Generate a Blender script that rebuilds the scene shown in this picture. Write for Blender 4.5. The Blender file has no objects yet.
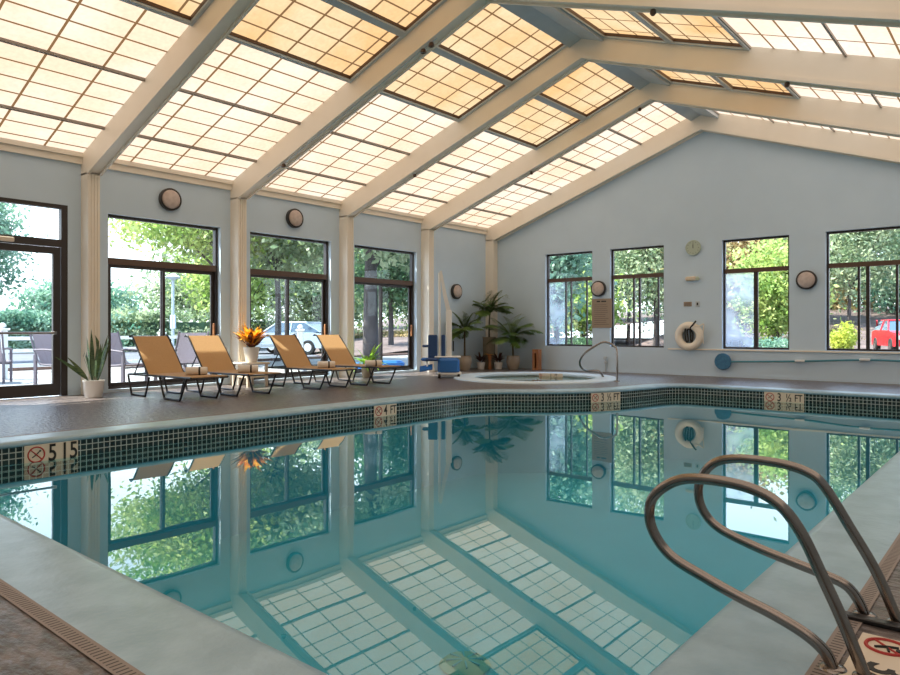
import bpy, math, random
import numpy as np
from mathutils import Vector, Matrix
PI = math.pi
sc = bpy.context.scene
COL = sc.collection
# ------------------------------------------------------------------ camera
cam = bpy.data.cameras.new('camera'); camo = bpy.data.objects.new('camera', cam); COL.objects.link(camo)
cam.sensor_width = 36; cam.lens = 695 / 900 * 36; cam.shift_y = -7.5 / 900
cam.clip_start = 0.02; cam.clip_end = 500
camo.location = (0, 0, 1.0); camo.rotation_euler = (PI / 2, 0, math.radians(40.1))
sc.camera = camo
sc.view_settings.view_transform = 'Standard'; sc.view_settings.look = 'None'
sc.view_settings.gamma = 1; sc.view_settings.use_curve_mapping = False
sc.view_settings.exposure = 0.98
sc.cycles.use_denoising = True
sc.cycles.max_bounces = 10; sc.cycles.transparent_max_bounces = 24
sc.cycles.diffuse_bounces = 5; sc.cycles.glossy_bounces = 5
sc.cycles.sample_clamp_indirect = 6
# ------------------------------------------------------------------ sky
w = bpy.data.worlds.new('sky'); sc.world = w; w.use_nodes = True
nt = w.node_tree; nt.nodes.clear()
tc = nt.nodes.new('ShaderNodeTexCoord'); sx = nt.nodes.new('ShaderNodeSeparateXYZ'); rp = nt.nodes.new('ShaderNodeValToRGB')
bg = nt.nodes.new('ShaderNodeBackground'); ow = nt.nodes.new('ShaderNodeOutputWorld')
nt.links.new(tc.outputs['Generated'], sx.inputs[0]); nt.links.new(sx.outputs[2], rp.inputs[0])
nt.links.new(rp.outputs[0], bg.inputs[0]); nt.links.new(bg.outputs[0], ow.inputs[0])
rp.color_ramp.elements[0].position = 0.0; rp.color_ramp.elements[0].color = (0.88, 0.94, 1.0, 1)
rp.color_ramp.elements[1].position = 0.7; rp.color_ramp.elements[1].color = (0.42, 0.62, 1.0, 1)
bg.inputs[1].default_value = 1.9
sun = bpy.data.lights.new('sun', 'SUN'); suno = bpy.data.objects.new('sun', sun); COL.objects.link(suno)
sun.energy = 10.0; sun.angle = math.radians(0.6); sun.color = (1.0, 0.93, 0.82)
SUN_DIR = Vector((1.0, 0.80, -1.86)).normalized()
suno.rotation_euler = SUN_DIR.to_track_quat('-Z', 'Y').to_euler()
suno.location = (-20, -10, 20)
PANEL_STRENGTH = 1.0

# ------------------------------------------------------------------ materials
def newmat(name):
    m = bpy.data.materials.new(name); m.use_nodes = True; m.node_tree.nodes.clear()
    return m, m.node_tree
def N(t, typ, **k):
    n = t.nodes.new(typ)
    for a, v in k.items(): setattr(n, a, v)
    return n
def L(t, a, b): t.links.new(a, b)
def M(t, op, a, b=None, c=None):
    n = N(t, 'ShaderNodeMath', operation=op)
    for i, v in enumerate((a, b, c)):
        if v is None: continue
        if isinstance(v, (int, float)): n.inputs[i].default_value = v
        else: L(t, v, n.inputs[i])
    return n.outputs[0]
def mixc(t, f, a, b):
    n = N(t, 'ShaderNodeMix', data_type='RGBA')
    for i, v in ((0, f), (6, a), (7, b)):
        if isinstance(v, (int, float)): n.inputs[i].default_value = v
        elif isinstance(v, tuple): n.inputs[i].default_value = (*v[:3], 1)
        else: L(t, v, n.inputs[i])
    return n.outputs[2]
def mat(name, col, rough=0.5, metal=0.0, col2=None, scale=4.0, detail=4.0, bump=0.0, bscale=40.0, spec=0.5, trans=0.0, lo=0.35, hi=0.65, stretch=None):
    m, t = newmat(name)
    out = N(t, 'ShaderNodeOutputMaterial'); p = N(t, 'ShaderNodeBsdfPrincipled')
    p.inputs['Base Color'].default_value = (*col, 1); p.inputs['Roughness'].default_value = rough
    p.inputs['Metallic'].default_value = metal; p.inputs['Specular IOR Level'].default_value = spec
    tc = N(t, 'ShaderNodeTexCoord'); src = tc.outputs['Object']
    if stretch:
        mp = N(t, 'ShaderNodeMapping'); mp.inputs['Scale'].default_value = stretch; L(t, src, mp.inputs[0]); src = mp.outputs[0]
    c = None
    if col2:
        n = N(t, 'ShaderNodeTexNoise'); n.inputs['Scale'].default_value = scale; n.inputs['Detail'].default_value = detail
        L(t, src, n.inputs['Vector'])
        r = N(t, 'ShaderNodeMapRange'); r.inputs[1].default_value = lo; r.inputs[2].default_value = hi; L(t, n.outputs[0], r.inputs[0])
        c = mixc(t, r.outputs[0], col, col2); L(t, c, p.inputs['Base Color'])
    if bump:
        n = N(t, 'ShaderNodeTexNoise'); n.inputs['Scale'].default_value = bscale; n.inputs['Detail'].default_value = 5
        L(t, src, n.inputs['Vector'])
        b = N(t, 'ShaderNodeBump'); b.inputs['Strength'].default_value = bump; b.inputs['Distance'].default_value = 0.02
        L(t, n.outputs[0], b.inputs['Height']); L(t, b.outputs[0], p.inputs['Normal'])
    if trans:
        tr = N(t, 'ShaderNodeBsdfTranslucent'); tr.inputs[0].default_value = (*col, 1)
        if c is not None: L(t, c, tr.inputs[0])
        mx = N(t, 'ShaderNodeMixShader'); mx.inputs[0].default_value = trans
        L(t, p.outputs[0], mx.inputs[1]); L(t, tr.outputs[0], mx.inputs[2]); L(t, mx.outputs[0], out.inputs[0])
    else: L(t, p.outputs[0], out.inputs[0])
    return m
MT = {}
MT['wall'] = mat('wall_paint', (0.565, 0.69, 0.80), 0.6, col2=(0.535, 0.66, 0.77), scale=1.5, bump=0.08, bscale=60)
MT['cream'] = mat('cream_paint', (0.86, 0.79, 0.68), 0.45, col2=(0.83, 0.76, 0.65), scale=2)
MT['grey_paint'] = mat('grey_frame_paint', (0.52, 0.58, 0.62), 0.4, col2=(0.46, 0.52, 0.56), scale=3)
MT['purlin'] = mat('purlin_paint', (0.33, 0.28, 0.24), 0.5)
MT['deck'] = mat('deck_concrete', (0.165, 0.135, 0.13), 0.30, col2=(0.07, 0.057, 0.055), scale=9, detail=12, bump=0.8, bscale=14, stretch=(1, 2.2, 1), lo=.42, hi=.58)
MT['coping'] = mat('coping_concrete', (0.325, 0.47, 0.575), 0.32, col2=(0.25, 0.38, 0.475), scale=6, detail=8, bump=0.15, bscale=30)
MT['plaster'] = mat('pool_plaster', (0.05, 0.43, 0.555), 0.6, col2=(0.042, 0.395, 0.52), scale=1.2)
MT['spa_coping'] = mat('spa_coping', (0.55, 0.66, 0.74), 0.5)
MT['dark_frame'] = mat('bronze_aluminium', (0.028, 0.02, 0.018), 0.4, spec=0.5)
MT['brown_frame'] = mat('brown_transom', (0.10, 0.055, 0.035), 0.45)
MT['steel'] = mat('brushed_steel', (0.30, 0.265, 0.245), 0.2, metal=1.0, col2=(0.23, 0.205, 0.19), scale=3)
MT['black_metal'] = mat('black_metal', (0.012, 0.012, 0.014), 0.35)
MT['sling'] = mat('tan_sling', (0.66, 0.42, 0.20), 0.7, col2=(0.62, 0.385, 0.18), scale=60, trans=0.35, bump=.2, bscale=200)
MT['grey_sling'] = mat('mauve_sling', (0.20, 0.17, 0.20), 0.7, trans=0.3)
MT['towel'] = mat('white_towel', (0.75, 0.68, 0.60), 0.9, bump=0.5, bscale=90)
MT['white'] = mat('white_paint', (0.78, 0.78, 0.76), 0.4)
MT['white_pot'] = mat('white_ceramic', (0.78, 0.75, 0.71), 0.3)
MT['beige_pot'] = mat('beige_pot', (0.36, 0.29, 0.22), 0.5, col2=(0.31, 0.25, 0.19), scale=6)
MT['wicker'] = mat('woven_planter', (0.36, 0.29, 0.20), 0.7, col2=(0.20, 0.16, 0.11), scale=30, stretch=(1, 1, 3))
MT['soil'] = mat('soil', (0.03, 0.02, 0.015), 0.9)
MT['palm'] = mat('palm_leaf', (0.055, 0.13, 0.03), 0.45, col2=(0.16, 0.24, 0.06), scale=5, trans=0.25)
MT['palm_trunk'] = mat('palm_trunk', (0.10, 0.075, 0.045), 0.8, col2=(0.06, 0.045, 0.03), scale=30)
MT['snake'] = mat('snake_leaf', (0.02, 0.05, 0.02), 0.4, col2=(0.085, 0.13, 0.045), scale=9, stretch=(1, 1, 5), trans=0.1)
MT['croton'] = mat('croton_leaf', (0.85, 0.30, 0.02), 0.45, col2=(0.90, 0.55, 0.05), scale=7, trans=0.35)
MT['croton_dark'] = mat('croton_red_leaf', (0.28, 0.05, 0.02), 0.45, col2=(0.09, 0.06, 0.015), scale=9, trans=0.2)
MT['fern'] = mat('fern_leaf', (0.22, 0.45, 0.05), 0.5, col2=(0.34, 0.56, 0.08), scale=8, trans=0.4)
MT['red_leaf'] = mat('dark_red_leaf', (0.10, 0.02, 0.02), 0.5, col2=(0.04, 0.035, 0.02), scale=12, trans=0.15)
MT['cedar'] = mat('cedar', (0.42, 0.17, 0.055), 0.55, col2=(0.28, 0.10, 0.035), scale=10, stretch=(1, 1, 0.2))
MT['blue_plastic'] = mat('blue_plastic', (0.015, 0.13, 0.42), 0.45, bump=.3, bscale=50)
MT['navy'] = mat('navy_vinyl', (0.012, 0.05, 0.16), 0.45)
MT['net_blue'] = mat('blue_disc', (0.05, 0.19, 0.34), 0.5, col2=(0.035, 0.14, 0.27), scale=20)
MT['pole_blue'] = mat('teal_blue_pole', (0.05, 0.23, 0.30), 0.35)
MT['ring'] = mat('ring_vinyl', (0.84, 0.77, 0.66), 0.45)
MT['rope'] = mat('black_rope', (0.02, 0.02, 0.022), 0.8)
MT['lamp_rim'] = mat('dark_rim', (0.03, 0.026, 0.024), 0.4)
MT['lamp_face'] = mat('lamp_face', (0.60, 0.50, 0.45), 0.5, col2=(0.50, 0.40, 0.36), scale=14)
MT['clock_face'] = mat('clock_face', (0.66, 0.55, 0.42), 0.5)
MT['clock_rim'] = mat('clock_rim', (0.45, 0.52, 0.42), 0.4)
MT['sign'] = mat('sign_tan', (0.33, 0.25, 0.18), 0.6)
MT['marker'] = mat('marker_tile', (0.68, 0.58, 0.46), 0.4)
MT['black'] = mat('black_print', (0.012, 0.012, 0.012), 0.6)
MT['red'] = mat('red_print', (0.42, 0.03, 0.025), 0.6)
MT['patio'] = mat('patio_concrete', (0.26, 0.25, 0.245), 0.8, col2=(0.21, 0.205, 0.20), scale=2)
MT['asphalt'] = mat('asphalt', (0.11, 0.115, 0.135), 0.85, col2=(0.085, 0.09, 0.105), scale=0.6)
MT['mulch'] = mat('mulch', (0.15, 0.108, 0.10), 0.95, col2=(0.08, 0.056, 0.05), scale=1.2, detail=8)
MT['brick'] = mat('brick_edge', (0.17, 0.10, 0.08), 0.9, col2=(0.12, 0.07, 0.055), scale=8)
MT['bark'] = mat('bark', (0.10, 0.085, 0.085), 0.9, col2=(0.055, 0.045, 0.045), scale=6, stretch=(1, 1, .3), bump=.5, bscale=15)
MT['car_red'] = mat('red_car_paint', (0.62, 0.02, 0.03), 0.25, spec=0.7)
MT['car_blue'] = mat('silver_blue_car_paint', (0.42, 0.52, 0.62), 0.25, spec=0.7)
MT['car_glass'] = mat('car_glass', (0.05, 0.09, 0.13), 0.08, spec=0.9)
MT['tyre'] = mat('tyre', (0.015, 0.015, 0.015), 0.8)
MT['chrome'] = mat('chrome', (0.7, 0.7, 0.7), 0.2, metal=1)
MT['umb'] = mat('pale_umbrella', (0.5, 0.62, 0.66), 0.8, trans=.3)
MT['roofing'] = mat('roofing', (0.2, 0.2, 0.2), 0.9)
def leafm(name, a, b, sc_=0.9):
    return mat(name, a, 0.6, col2=b, scale=sc_, detail=9, trans=0.45, lo=.38, hi=.62)
MT['leaf_a'] = leafm('leaf_yellow_green', (0.20, 0.34, 0.06), (0.55, 0.62, 0.22))
MT['leaf_b'] = leafm('leaf_green', (0.16, 0.25, 0.12), (0.46, 0.52, 0.33))
MT['leaf_c'] = leafm('leaf_blue_green', (0.09, 0.23, 0.15), (0.32, 0.47, 0.34))
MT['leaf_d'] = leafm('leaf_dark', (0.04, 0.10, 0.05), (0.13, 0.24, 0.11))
MT['leaf_e'] = leafm('leaf_olive_rust', (0.20, 0.20, 0.07), (0.48, 0.34, 0.17))
MT['drain'] = mat('drain_green', (0.10, 0.36, 0.30), 0.5)
MT['leaf_y'] = leafm('leaf_bright_yellow', (0.55, 0.58, 0.10), (0.40, 0.50, 0.08))
# glass
def schlick(t, f0, normal=None):
    g = N(t, 'ShaderNodeNewGeometry'); d = N(t, 'ShaderNodeVectorMath', operation='DOT_PRODUCT')
    L(t, g.outputs['Incoming'], d.inputs[0]); L(t, g.outputs['Normal'], d.inputs[1])
    c = M(t, 'SUBTRACT', 1.0, M(t, 'ABSOLUTE', d.outputs['Value'])); return M(t, 'ADD', f0, M(t, 'MULTIPLY', M(t, 'POWER', c, 5.0), 1 - f0))
m, t = newmat('window_glass')
out = N(t, 'ShaderNodeOutputMaterial'); tr = N(t, 'ShaderNodeBsdfTransparent'); gl = N(t, 'ShaderNodeBsdfGlossy')
tr.inputs[0].default_value = (0.93, 0.97, 0.97, 1); gl.inputs['Roughness'].default_value = 0.0
mx = N(t, 'ShaderNodeMixShader')
L(t, schlick(t, 0.02), mx.inputs[0]); L(t, tr.outputs[0], mx.inputs[1]); L(t, gl.outputs[0], mx.inputs[2]); L(t, mx.outputs[0], out.inputs[0])
MT['glass'] = m
m, t = newmat('hazy_glass')
out = N(t, 'ShaderNodeOutputMaterial'); tr = N(t, 'ShaderNodeBsdfTransparent'); gl = N(t, 'ShaderNodeBsdfTranslucent')
tr.inputs[0].default_value = (0.9, 0.95, 0.97, 1); gl.inputs[0].default_value = (0.9, 0.95, 1, 1)
tc = N(t, 'ShaderNodeTexCoord'); n = N(t, 'ShaderNodeTexNoise'); n.inputs['Scale'].default_value = 1.6; L(t, tc.outputs['Object'], n.inputs['Vector'])
r = N(t, 'ShaderNodeMapRange'); r.inputs[1].default_value = .3; r.inputs[2].default_value = .75; r.inputs[3].default_value = .05; r.inputs[4].default_value = .4
L(t, n.outputs[0], r.inputs[0]); mx = N(t, 'ShaderNodeMixShader')
L(t, r.outputs[0], mx.inputs[0]); L(t, tr.outputs[0], mx.inputs[1]); L(t, gl.outputs[0], mx.inputs[2]); L(t, mx.outputs[0], out.inputs[0])
MT['hazy_glass'] = m
# water
def water(name, tint, ior):
    m, t = newmat(name)
    out = N(t, 'ShaderNodeOutputMaterial'); tr = N(t, 'ShaderNodeBsdfTransparent'); gl = N(t, 'ShaderNodeBsdfGlossy')
    tr.inputs[0].default_value = (*tint, 1); gl.inputs['Roughness'].default_value = 0.0
    gl.inputs['Color'].default_value = (0.95, 1.0, 0.95, 1)
    tc = N(t, 'ShaderNodeTexCoord'); n = N(t, 'ShaderNodeTexNoise'); n.inputs['Scale'].default_value = 1.3; n.inputs['Detail'].default_value = 1
    L(t, tc.outputs['Object'], n.inputs['Vector'])
    b = N(t, 'ShaderNodeBump'); b.inputs['Strength'].default_value = 0.05; b.inputs['Distance'].default_value = 0.02
    L(t, n.outputs[0], b.inputs['Height']); L(t, b.outputs[0], gl.inputs['Normal'])
    mx = N(t, 'ShaderNodeMixShader')
    L(t, schlick(t, ((ior - 1) / (ior + 1)) ** 2), mx.inputs[0]); L(t, tr.outputs[0], mx.inputs[1]); L(t, gl.outputs[0], mx.inputs[2]); L(t, mx.outputs[0], out.inputs[0])
    return m
MT['water'] = water('pool_water', (0.58, 0.93, 0.99), 2.05)
MT['spa_water'] = water('spa_water', (0.55, 0.75, 0.70), 1.5)
# mosaic tiles, uv in metres
m, t = newmat('mosaic_tile')
out = N(t, 'ShaderNodeOutputMaterial'); p = N(t, 'ShaderNodeBsdfPrincipled'); uv = N(t, 'ShaderNodeUVMap'); s = N(t, 'ShaderNodeSeparateXYZ')
L(t, uv.outputs[0], s.inputs[0])
def inside(t, v, per, gap):
    f = M(t, 'FRACT', M(t, 'DIVIDE', v, per)); return M(t, 'MULTIPLY', M(t, 'GREATER_THAN', f, gap), M(t, 'LESS_THAN', f, 1 - gap))
msk = M(t, 'MULTIPLY', inside(t, s.outputs[0], 0.055, 0.075), inside(t, s.outputs[1], 0.055, 0.075))
wn = N(t, 'ShaderNodeTexWhiteNoise', noise_dimensions='2D'); cb = N(t, 'ShaderNodeCombineXYZ')
L(t, M(t, 'FLOOR', M(t, 'DIVIDE', s.outputs[0], 0.055)), cb.inputs[0]); L(t, M(t, 'FLOOR', M(t, 'DIVIDE', s.outputs[1], 0.055)), cb.inputs[1]); L(t, cb.outputs[0], wn.inputs[0])
tile = mixc(t, wn.outputs[0], (0.004, 0.013, 0.015), (0.014, 0.035, 0.037))
c = mixc(t, msk, (0.42, 0.46, 0.44), tile); L(t, c, p.inputs['Base Color']); p.inputs['Roughness'].default_value = 0.15; L(t, p.outputs[0], out.inputs[0])
MT['tile'] = m
# drain grate, uv in metres
m, t = newmat('drain_grate')
out = N(t, 'ShaderNodeOutputMaterial'); p = N(t, 'ShaderNodeBsdfPrincipled'); uv = N(t, 'ShaderNodeUVMap'); s = N(t, 'ShaderNodeSeparateXYZ')
L(t, uv.outputs[0], s.inputs[0]); f = M(t, 'FRACT', M(t, 'DIVIDE', s.outputs[0], 0.022)); sl = M(t, 'LESS_THAN', f, 0.32)
v = s.outputs[1]; sl = M(t, 'MULTIPLY', sl, M(t, 'MULTIPLY', M(t, 'GREATER_THAN', v, 0.012), M(t, 'LESS_THAN', v, 0.05)))
c = mixc(t, sl, (0.26, 0.215, 0.195), (0.045, 0.035, 0.03)); L(t, c, p.inputs['Base Color']); p.inputs['Roughness'].default_value = 0.6; L(t, p.outputs[0], out.inputs[0])
MT['grate'] = m
# luminous ceiling panels, uv in metres with grid lines: uv.x measured from bay centre, uv.y from lower purlin
def panelmat(name, ca, cb_, strength, rowp, colp):
    m, t = newmat(name)
    out = N(t, 'ShaderNodeOutputMaterial'); em = N(t, 'ShaderNodeEmission'); df = N(t, 'ShaderNodeBsdfPrincipled'); uv = N(t, 'ShaderNodeUVMap'); s = N(t, 'ShaderNodeSeparateXYZ')
    L(t, uv.outputs[0], s.inputs[0])
    def line(v, per, wd):
        f = M(t, 'FRACT', M(t, 'ADD', M(t, 'DIVIDE', v, per), 0.5)); return M(t, 'LESS_THAN', M(t, 'ABSOLUTE', M(t, 'SUBTRACT', f, 0.5)), wd / per / 2)
    ln = M(t, 'MAXIMUM', line(s.outputs[0], colp, 0.032), line(s.outputs[1], rowp, 0.026))
    tc = N(t, 'ShaderNodeTexCoord'); n = N(t, 'ShaderNodeTexNoise'); n.inputs['Scale'].default_value = 0.9; n.inputs['Detail'].default_value = 3; L(t, tc.outputs['Object'], n.inputs['Vector'])
    r = N(t, 'ShaderNodeMapRange'); r.inputs[1].default_value = .38; r.inputs[2].default_value = .64; L(t, n.outputs[0], r.inputs[0])
    n2 = N(t, 'ShaderNodeTexNoise'); n2.inputs['Scale'].default_value = 18; n2.inputs['Detail'].default_value = 4; L(t, tc.outputs['Object'], n2.inputs['Vector'])
    c = mixc(t, r.outputs[0], ca, cb_)
    c = mixc(t, ln, c, (0.24, 0.135, 0.06))
    L(t, c, em.inputs[0])
    st = M(t, 'MULTIPLY', M(t, 'ADD', 0.85, M(t, 'MULTIPLY', n2.outputs[0], 0.3)), strength * PANEL_STRENGTH)
    L(t, st, em.inputs[1]); L(t, em.outputs[0], out.inputs[0])
    return m
MT['panel_low'] = panelmat('backlit_panel_cream', (1.0, 0.755, 0.55), (1.0, 0.84, 0.69), 0.64, 0.3, 0.66)
MT['panel_amber'] = panelmat('backlit_panel_amber', (0.98, 0.60, 0.28), (1.0, 0.76, 0.47), 0.57, 0.29, 0.5)
MT['panel_right'] = panelmat('backlit_panel_pale', (1.0, 0.80, 0.63), (1.0, 0.86, 0.74), 0.66, 0.3, 0.66)

# ------------------------------------------------------------------ mesh builder
class MB:
    def __init__(s): s.v = []; s.f = []; s.uv = None; s.sm = []
    def add(s, vs, fs, smooth=False, uvs=None):
        o = len(s.v); s.v += [tuple(v) for v in vs]; s.f += [tuple(i + o for i in f) for f in fs]; s.sm += [smooth] * len(fs)
        if uvs is not None:
            s.uv = s.uv or {}
            for i, u in enumerate(uvs): s.uv[o + i] = u
        return s
    def box(s, x0, x1, y0, y1, z0, z1, rot=None, org=None):
        vs = [Vector((x, y, z)) for x in (x0, x1) for y in (y0, y1) for z in (z0, z1)]
        if rot is not None:
            o = Vector(org) if org else Vector(((x0 + x1) / 2, (y0 + y1) / 2, (z0 + z1) / 2)); vs = [rot @ (v - o) + o for v in vs]
        return s.add(vs, [(0, 1, 3, 2), (4, 6, 7, 5), (0, 4, 5, 1), (2, 3, 7, 6), (0, 2, 6, 4), (1, 5, 7, 3)])
    def bbox(s, x0, x1, y0, y1, z0, z1, b=0.01):
        # box with chamfered vertical and horizontal edges
        rings = []
        for z, k in ((z0, b), (z0 + b, 0), (z1 - b, 0), (z1, b)):
            xa, xb, ya, yb = x0 + k, x1 - k, y0 + k, y1 - k
            rings.append([(xa + b, ya, z), (xb - b, ya, z), (xb, ya + b, z), (xb, yb - b, z), (xb - b, yb, z), (xa + b, yb, z), (xa, yb - b, z), (xa, ya + b, z)])
        vs = [p for r_ in rings for p in r_]; fs = [tuple(range(7, -1, -1)), tuple(range(24, 32))]
        for i in range(3):
            for j in range(8): fs.append((i * 8 + j, i * 8 + (j + 1) % 8, i * 8 + 8 + (j + 1) % 8, i * 8 + 8 + j))
        return s.add(vs, fs)
    def tube(s, pts, r, n=8, closed=False, cap=True):
        P_ = [Vector(p) for p in pts]; k = len(P_); rs = r if isinstance(r, (list, tuple)) else [r] * k
        T = []
        for i in range(k):
            a = P_[(i - 1) % k] if (closed or i > 0) else P_[i]; b = P_[(i + 1) % k] if (closed or i < k - 1) else P_[i]
            T.append((b - a).normalized())
        u = T[0].orthogonal().normalized(); vs = []
        for i in range(k):
            u = (u - T[i] * u.dot(T[i]))
            u = u.normalized() if u.length > 1e-6 else T[i].orthogonal().normalized()
            w_ = T[i].cross(u)
            for j in range(n):
                a = 2 * PI * j / n; vs.append(P_[i] + (u * math.cos(a) + w_ * math.sin(a)) * rs[i])
        fs = []
        for i in range(k if closed else k - 1):
            for j in range(n):
                i2 = (i + 1) % k; fs.append((i * n + j, i * n + (j + 1) % n, i2 * n + (j + 1) % n, i2 * n + j))
        if cap and not closed: fs += [tuple(range(n - 1, -1, -1)), tuple(range((k - 1) * n, k * n))]
        return s.add(vs, fs, True)
    def lathe(s, prof, n=24, c=(0, 0, 0), axis='z'):
        vs = []; k = len(prof)
        for r_, h in prof:
            for j in range(n):
                a = 2 * PI * j / n; x, y = r_ * math.cos(a), r_ * math.sin(a)
                q = (x, y, h) if axis == 'z' else ((h, x, y) if axis == 'x' else (x, -h, y))
                vs.append((q[0] + c[0], q[1] + c[1], q[2] + c[2]))
        fs = [(i * n + j, i * n + (j + 1) % n, (i + 1) * n + (j + 1) % n, (i + 1) * n + j) for i in range(k - 1) for j in range(n)]
        fs += [tuple(range(n - 1, -1, -1)), tuple(range((k - 1) * n, k * n))]
        return s.add(vs, fs, True)
    def prism(s, poly, a0, a1, axis='y'):
        # poly in the two other axes
        n = len(poly)
        def q(p, a): return (p[0], a, p[1]) if axis == 'y' else ((a, p[0], p[1]) if axis == 'x' else (p[0], p[1], a))
        vs = [q(p, a0) for p in poly] + [q(p, a1) for p in poly]
        fs = [tuple(range(n)), tuple(range(2 * n - 1, n - 1, -1))] + [(i, i + n, (i + 1) % n + n, (i + 1) % n) for i in range(n)]
        return s.add(vs, fs)
    def build(s, name, m, parent=None, loc=None):
        me = bpy.data.meshes.new(name); me.from_pydata(s.v, [], s.f); me.materials.append(MT[m] if isinstance(m, str) else m)
        me.polygons.foreach_set('use_smooth', s.sm)
        if s.uv is not None:
            ul = me.uv_layers.new(name='UVMap')
            for lp in me.loops: ul.data[lp.index].uv = s.uv.get(lp.vertex_index, (0, 0))
        me.validate(); me.update()
        import bmesh
        bm = bmesh.new(); bm.from_mesh(me); bmesh.ops.recalc_face_normals(bm, faces=bm.faces); bm.to_mesh(me); bm.free()
        if any(s.sm):
            try: me.set_sharp_from_angle(angle=math.radians(50))
            except Exception: pass
        o = bpy.data.objects.new(name, me); COL.objects.link(o)
        if parent: o.parent = parent
        if loc: o.location = loc
        return o
def tag(o, label=None, cat=None, group=None, kind=None):
    for k, v in (('label', label), ('category', cat), ('group', group), ('kind', kind)):
        if v: o[k] = v
    return o
def S(o): o['kind'] = 'structure'; return o
def thing(name, label, cat, loc=(0, 0, 0), rz=0.0, group=None):
    o = bpy.data.objects.new(name, None); COL.objects.link(o); o.location = loc; o.rotation_euler = (0, 0, rz); o.empty_display_size = .1
    return tag(o, label, cat, group)
def sroot(name, loc=(0, 0, 0)):
    o = bpy.data.objects.new(name, None); COL.objects.link(o); o.location = loc; return S(o)
def dup(root, loc, label=None, group=None, rz=None, scale=None):
    r_ = root.copy(); COL.objects.link(r_); r_.location = loc
    if rz is not None: r_.rotation_euler = (0, 0, rz)
    if scale: r_.scale = scale
    if label: r_['label'] = label
    if group: r_['group'] = group
    for ch in list(root.children):
        c = ch.copy(); COL.objects.link(c); c.parent = r_
        for g in ch.children:
            d = g.copy(); COL.objects.link(d); d.parent = c
    return r_
def smooth(pts, k=6, closed=False):
    P_ = [Vector(p) for p in pts]; n = len(P_); out = []
    for i in range(n if closed else n - 1):
        if closed: a, b, c, d = P_[i - 1], P_[i], P_[(i + 1) % n], P_[(i + 2) % n]
        else: a, b, c, d = P_[max(i - 1, 0)], P_[i], P_[i + 1], P_[min(i + 2, n - 1)]
        for j in range(k):
            t = j / k; out.append(0.5 * ((2 * b) + (c - a) * t + (2 * a - 5 * b + 4 * c - d) * t * t + (3 * b - a - 3 * c + d) * t ** 3))
    if not closed: out.append(P_[-1])
    return out
def text(s, size, parent, m, M4, name='lettering', ext=0.001):
    cu = bpy.data.curves.new('t', 'FONT'); cu.body = s; cu.size = size; cu.align_x = 'CENTER'; cu.align_y = 'CENTER'; cu.extrude = ext; cu.offset = size * 0.012
    tmp = bpy.data.objects.new('t', cu); COL.objects.link(tmp); bpy.context.view_layer.update()
    me = bpy.data.meshes.new_from_object(tmp.evaluated_get(bpy.context.evaluated_depsgraph_get()))
    bpy.data.objects.remove(tmp); bpy.data.curves.remove(cu)
    me.transform(M4); me.materials.clear(); me.materials.append(MT[m])
    o = bpy.data.objects.new(name, me); COL.objects.link(o); o.parent = parent; return o

# ------------------------------------------------------------------ pool outline
WZ = -0.20
XL, XR, YN, YF = -6.95, -0.87, 1.33, 12.45
ctrl = [(XL, 8.35), (-6.93, 8.7), (-6.82, 9.02), (-6.62, 9.28), (-6.27, 9.56), (-5.88, 9.95), (-5.55, 10.45), (-5.33, 11.0), (-5.2, 11.6), (-5.12, 12.05), (-5.0, 12.3), (-4.75, 12.43), (-4.4, YF)]
cur = [(p.x, p.y) for p in smooth([(x, y, 0) for x, y in ctrl], 5)]
outline = []   # clockwise seen from above (left wall going up)
def arcp(cx, cy, r_, a0, a1, n=6): return [(cx + r_ * math.cos(a0 + (a1 - a0) * i / n), cy + r_ * math.sin(a0 + (a1 - a0) * i / n)) for i in range(n + 1)]
outline += arcp(XL + .12, YN + .12, .12, -PI / 2, -PI, 6)
outline += [(XL, y) for y in np.linspace(2, 8, 8)]
outline += cur
outline += [(x, YF) for x in np.linspace(-4, -1.2, 6)]
outline += arcp(XR - .12, YF - .12, .12, PI / 2, 0, 6)
outline += [(XR, y) for y in np.linspace(12, 2, 10)]
outline += arcp(XR - .12, YN + .12, .12, 0, -PI / 2, 6)
outline += [(x, YN) for x in np.linspace(-1.3, -6.5, 10)]
OL = np.array(outline)
def normals(P_):
    d = np.roll(P_, -1, 0) - np.roll(P_, 1, 0); d /= np.linalg.norm(d, axis=1)[:, None]
    return np.stack([-d[:, 1], d[:, 0]], 1)       # outward for clockwise path
NL = normals(OL)
arc = np.concatenate([[0], np.cumsum(np.linalg.norm(np.diff(OL, axis=0), axis=1))])
def offs(P_, Nn, d): return P_ + Nn * d
def sweep(P_, Nn, prof, arcs=None, uvf=None):
    mb = MB(); n = len(P_)
    vs = []; uvs = []
    Pc = np.vstack([P_, P_[:1]]); Nc = np.vstack([Nn, Nn[:1]])
    ar = None
    if arcs is not None: ar = np.concatenate([arcs, [arcs[-1] + np.linalg.norm(P_[0] - P_[-1])]])
    for d, z in prof:
        q = Pc + Nc * d
        for i in range(n + 1):
            vs.append((q[i, 0], q[i, 1], z))
            if uvf: uvs.append(uvf(ar[i], d, z))
    fs = [(k * (n + 1) + i, k * (n + 1) + i + 1, (k + 1) * (n + 1) + i + 1, (k + 1) * (n + 1) + i) for k in range(len(prof) - 1) for i in range(n)]
    mb.add(vs, fs, not uvf, uvs if uvf else None); return mb
S(sweep(OL, NL, [(0.36, -0.06), (0.36, 0.004), (0.05, 0.006), (0.015, 0.0), (0.0, -0.014), (0.0, -0.036), (0.012, -0.048), (0.03, -0.05)]).build('pool_coping', 'coping'))
S(sweep(OL, NL, [(0.02, -0.045), (0.02, -0.36)], arc, lambda a, d, z: (a, z + 0.26)).build('pool_tile_band', 'tile'))
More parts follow.
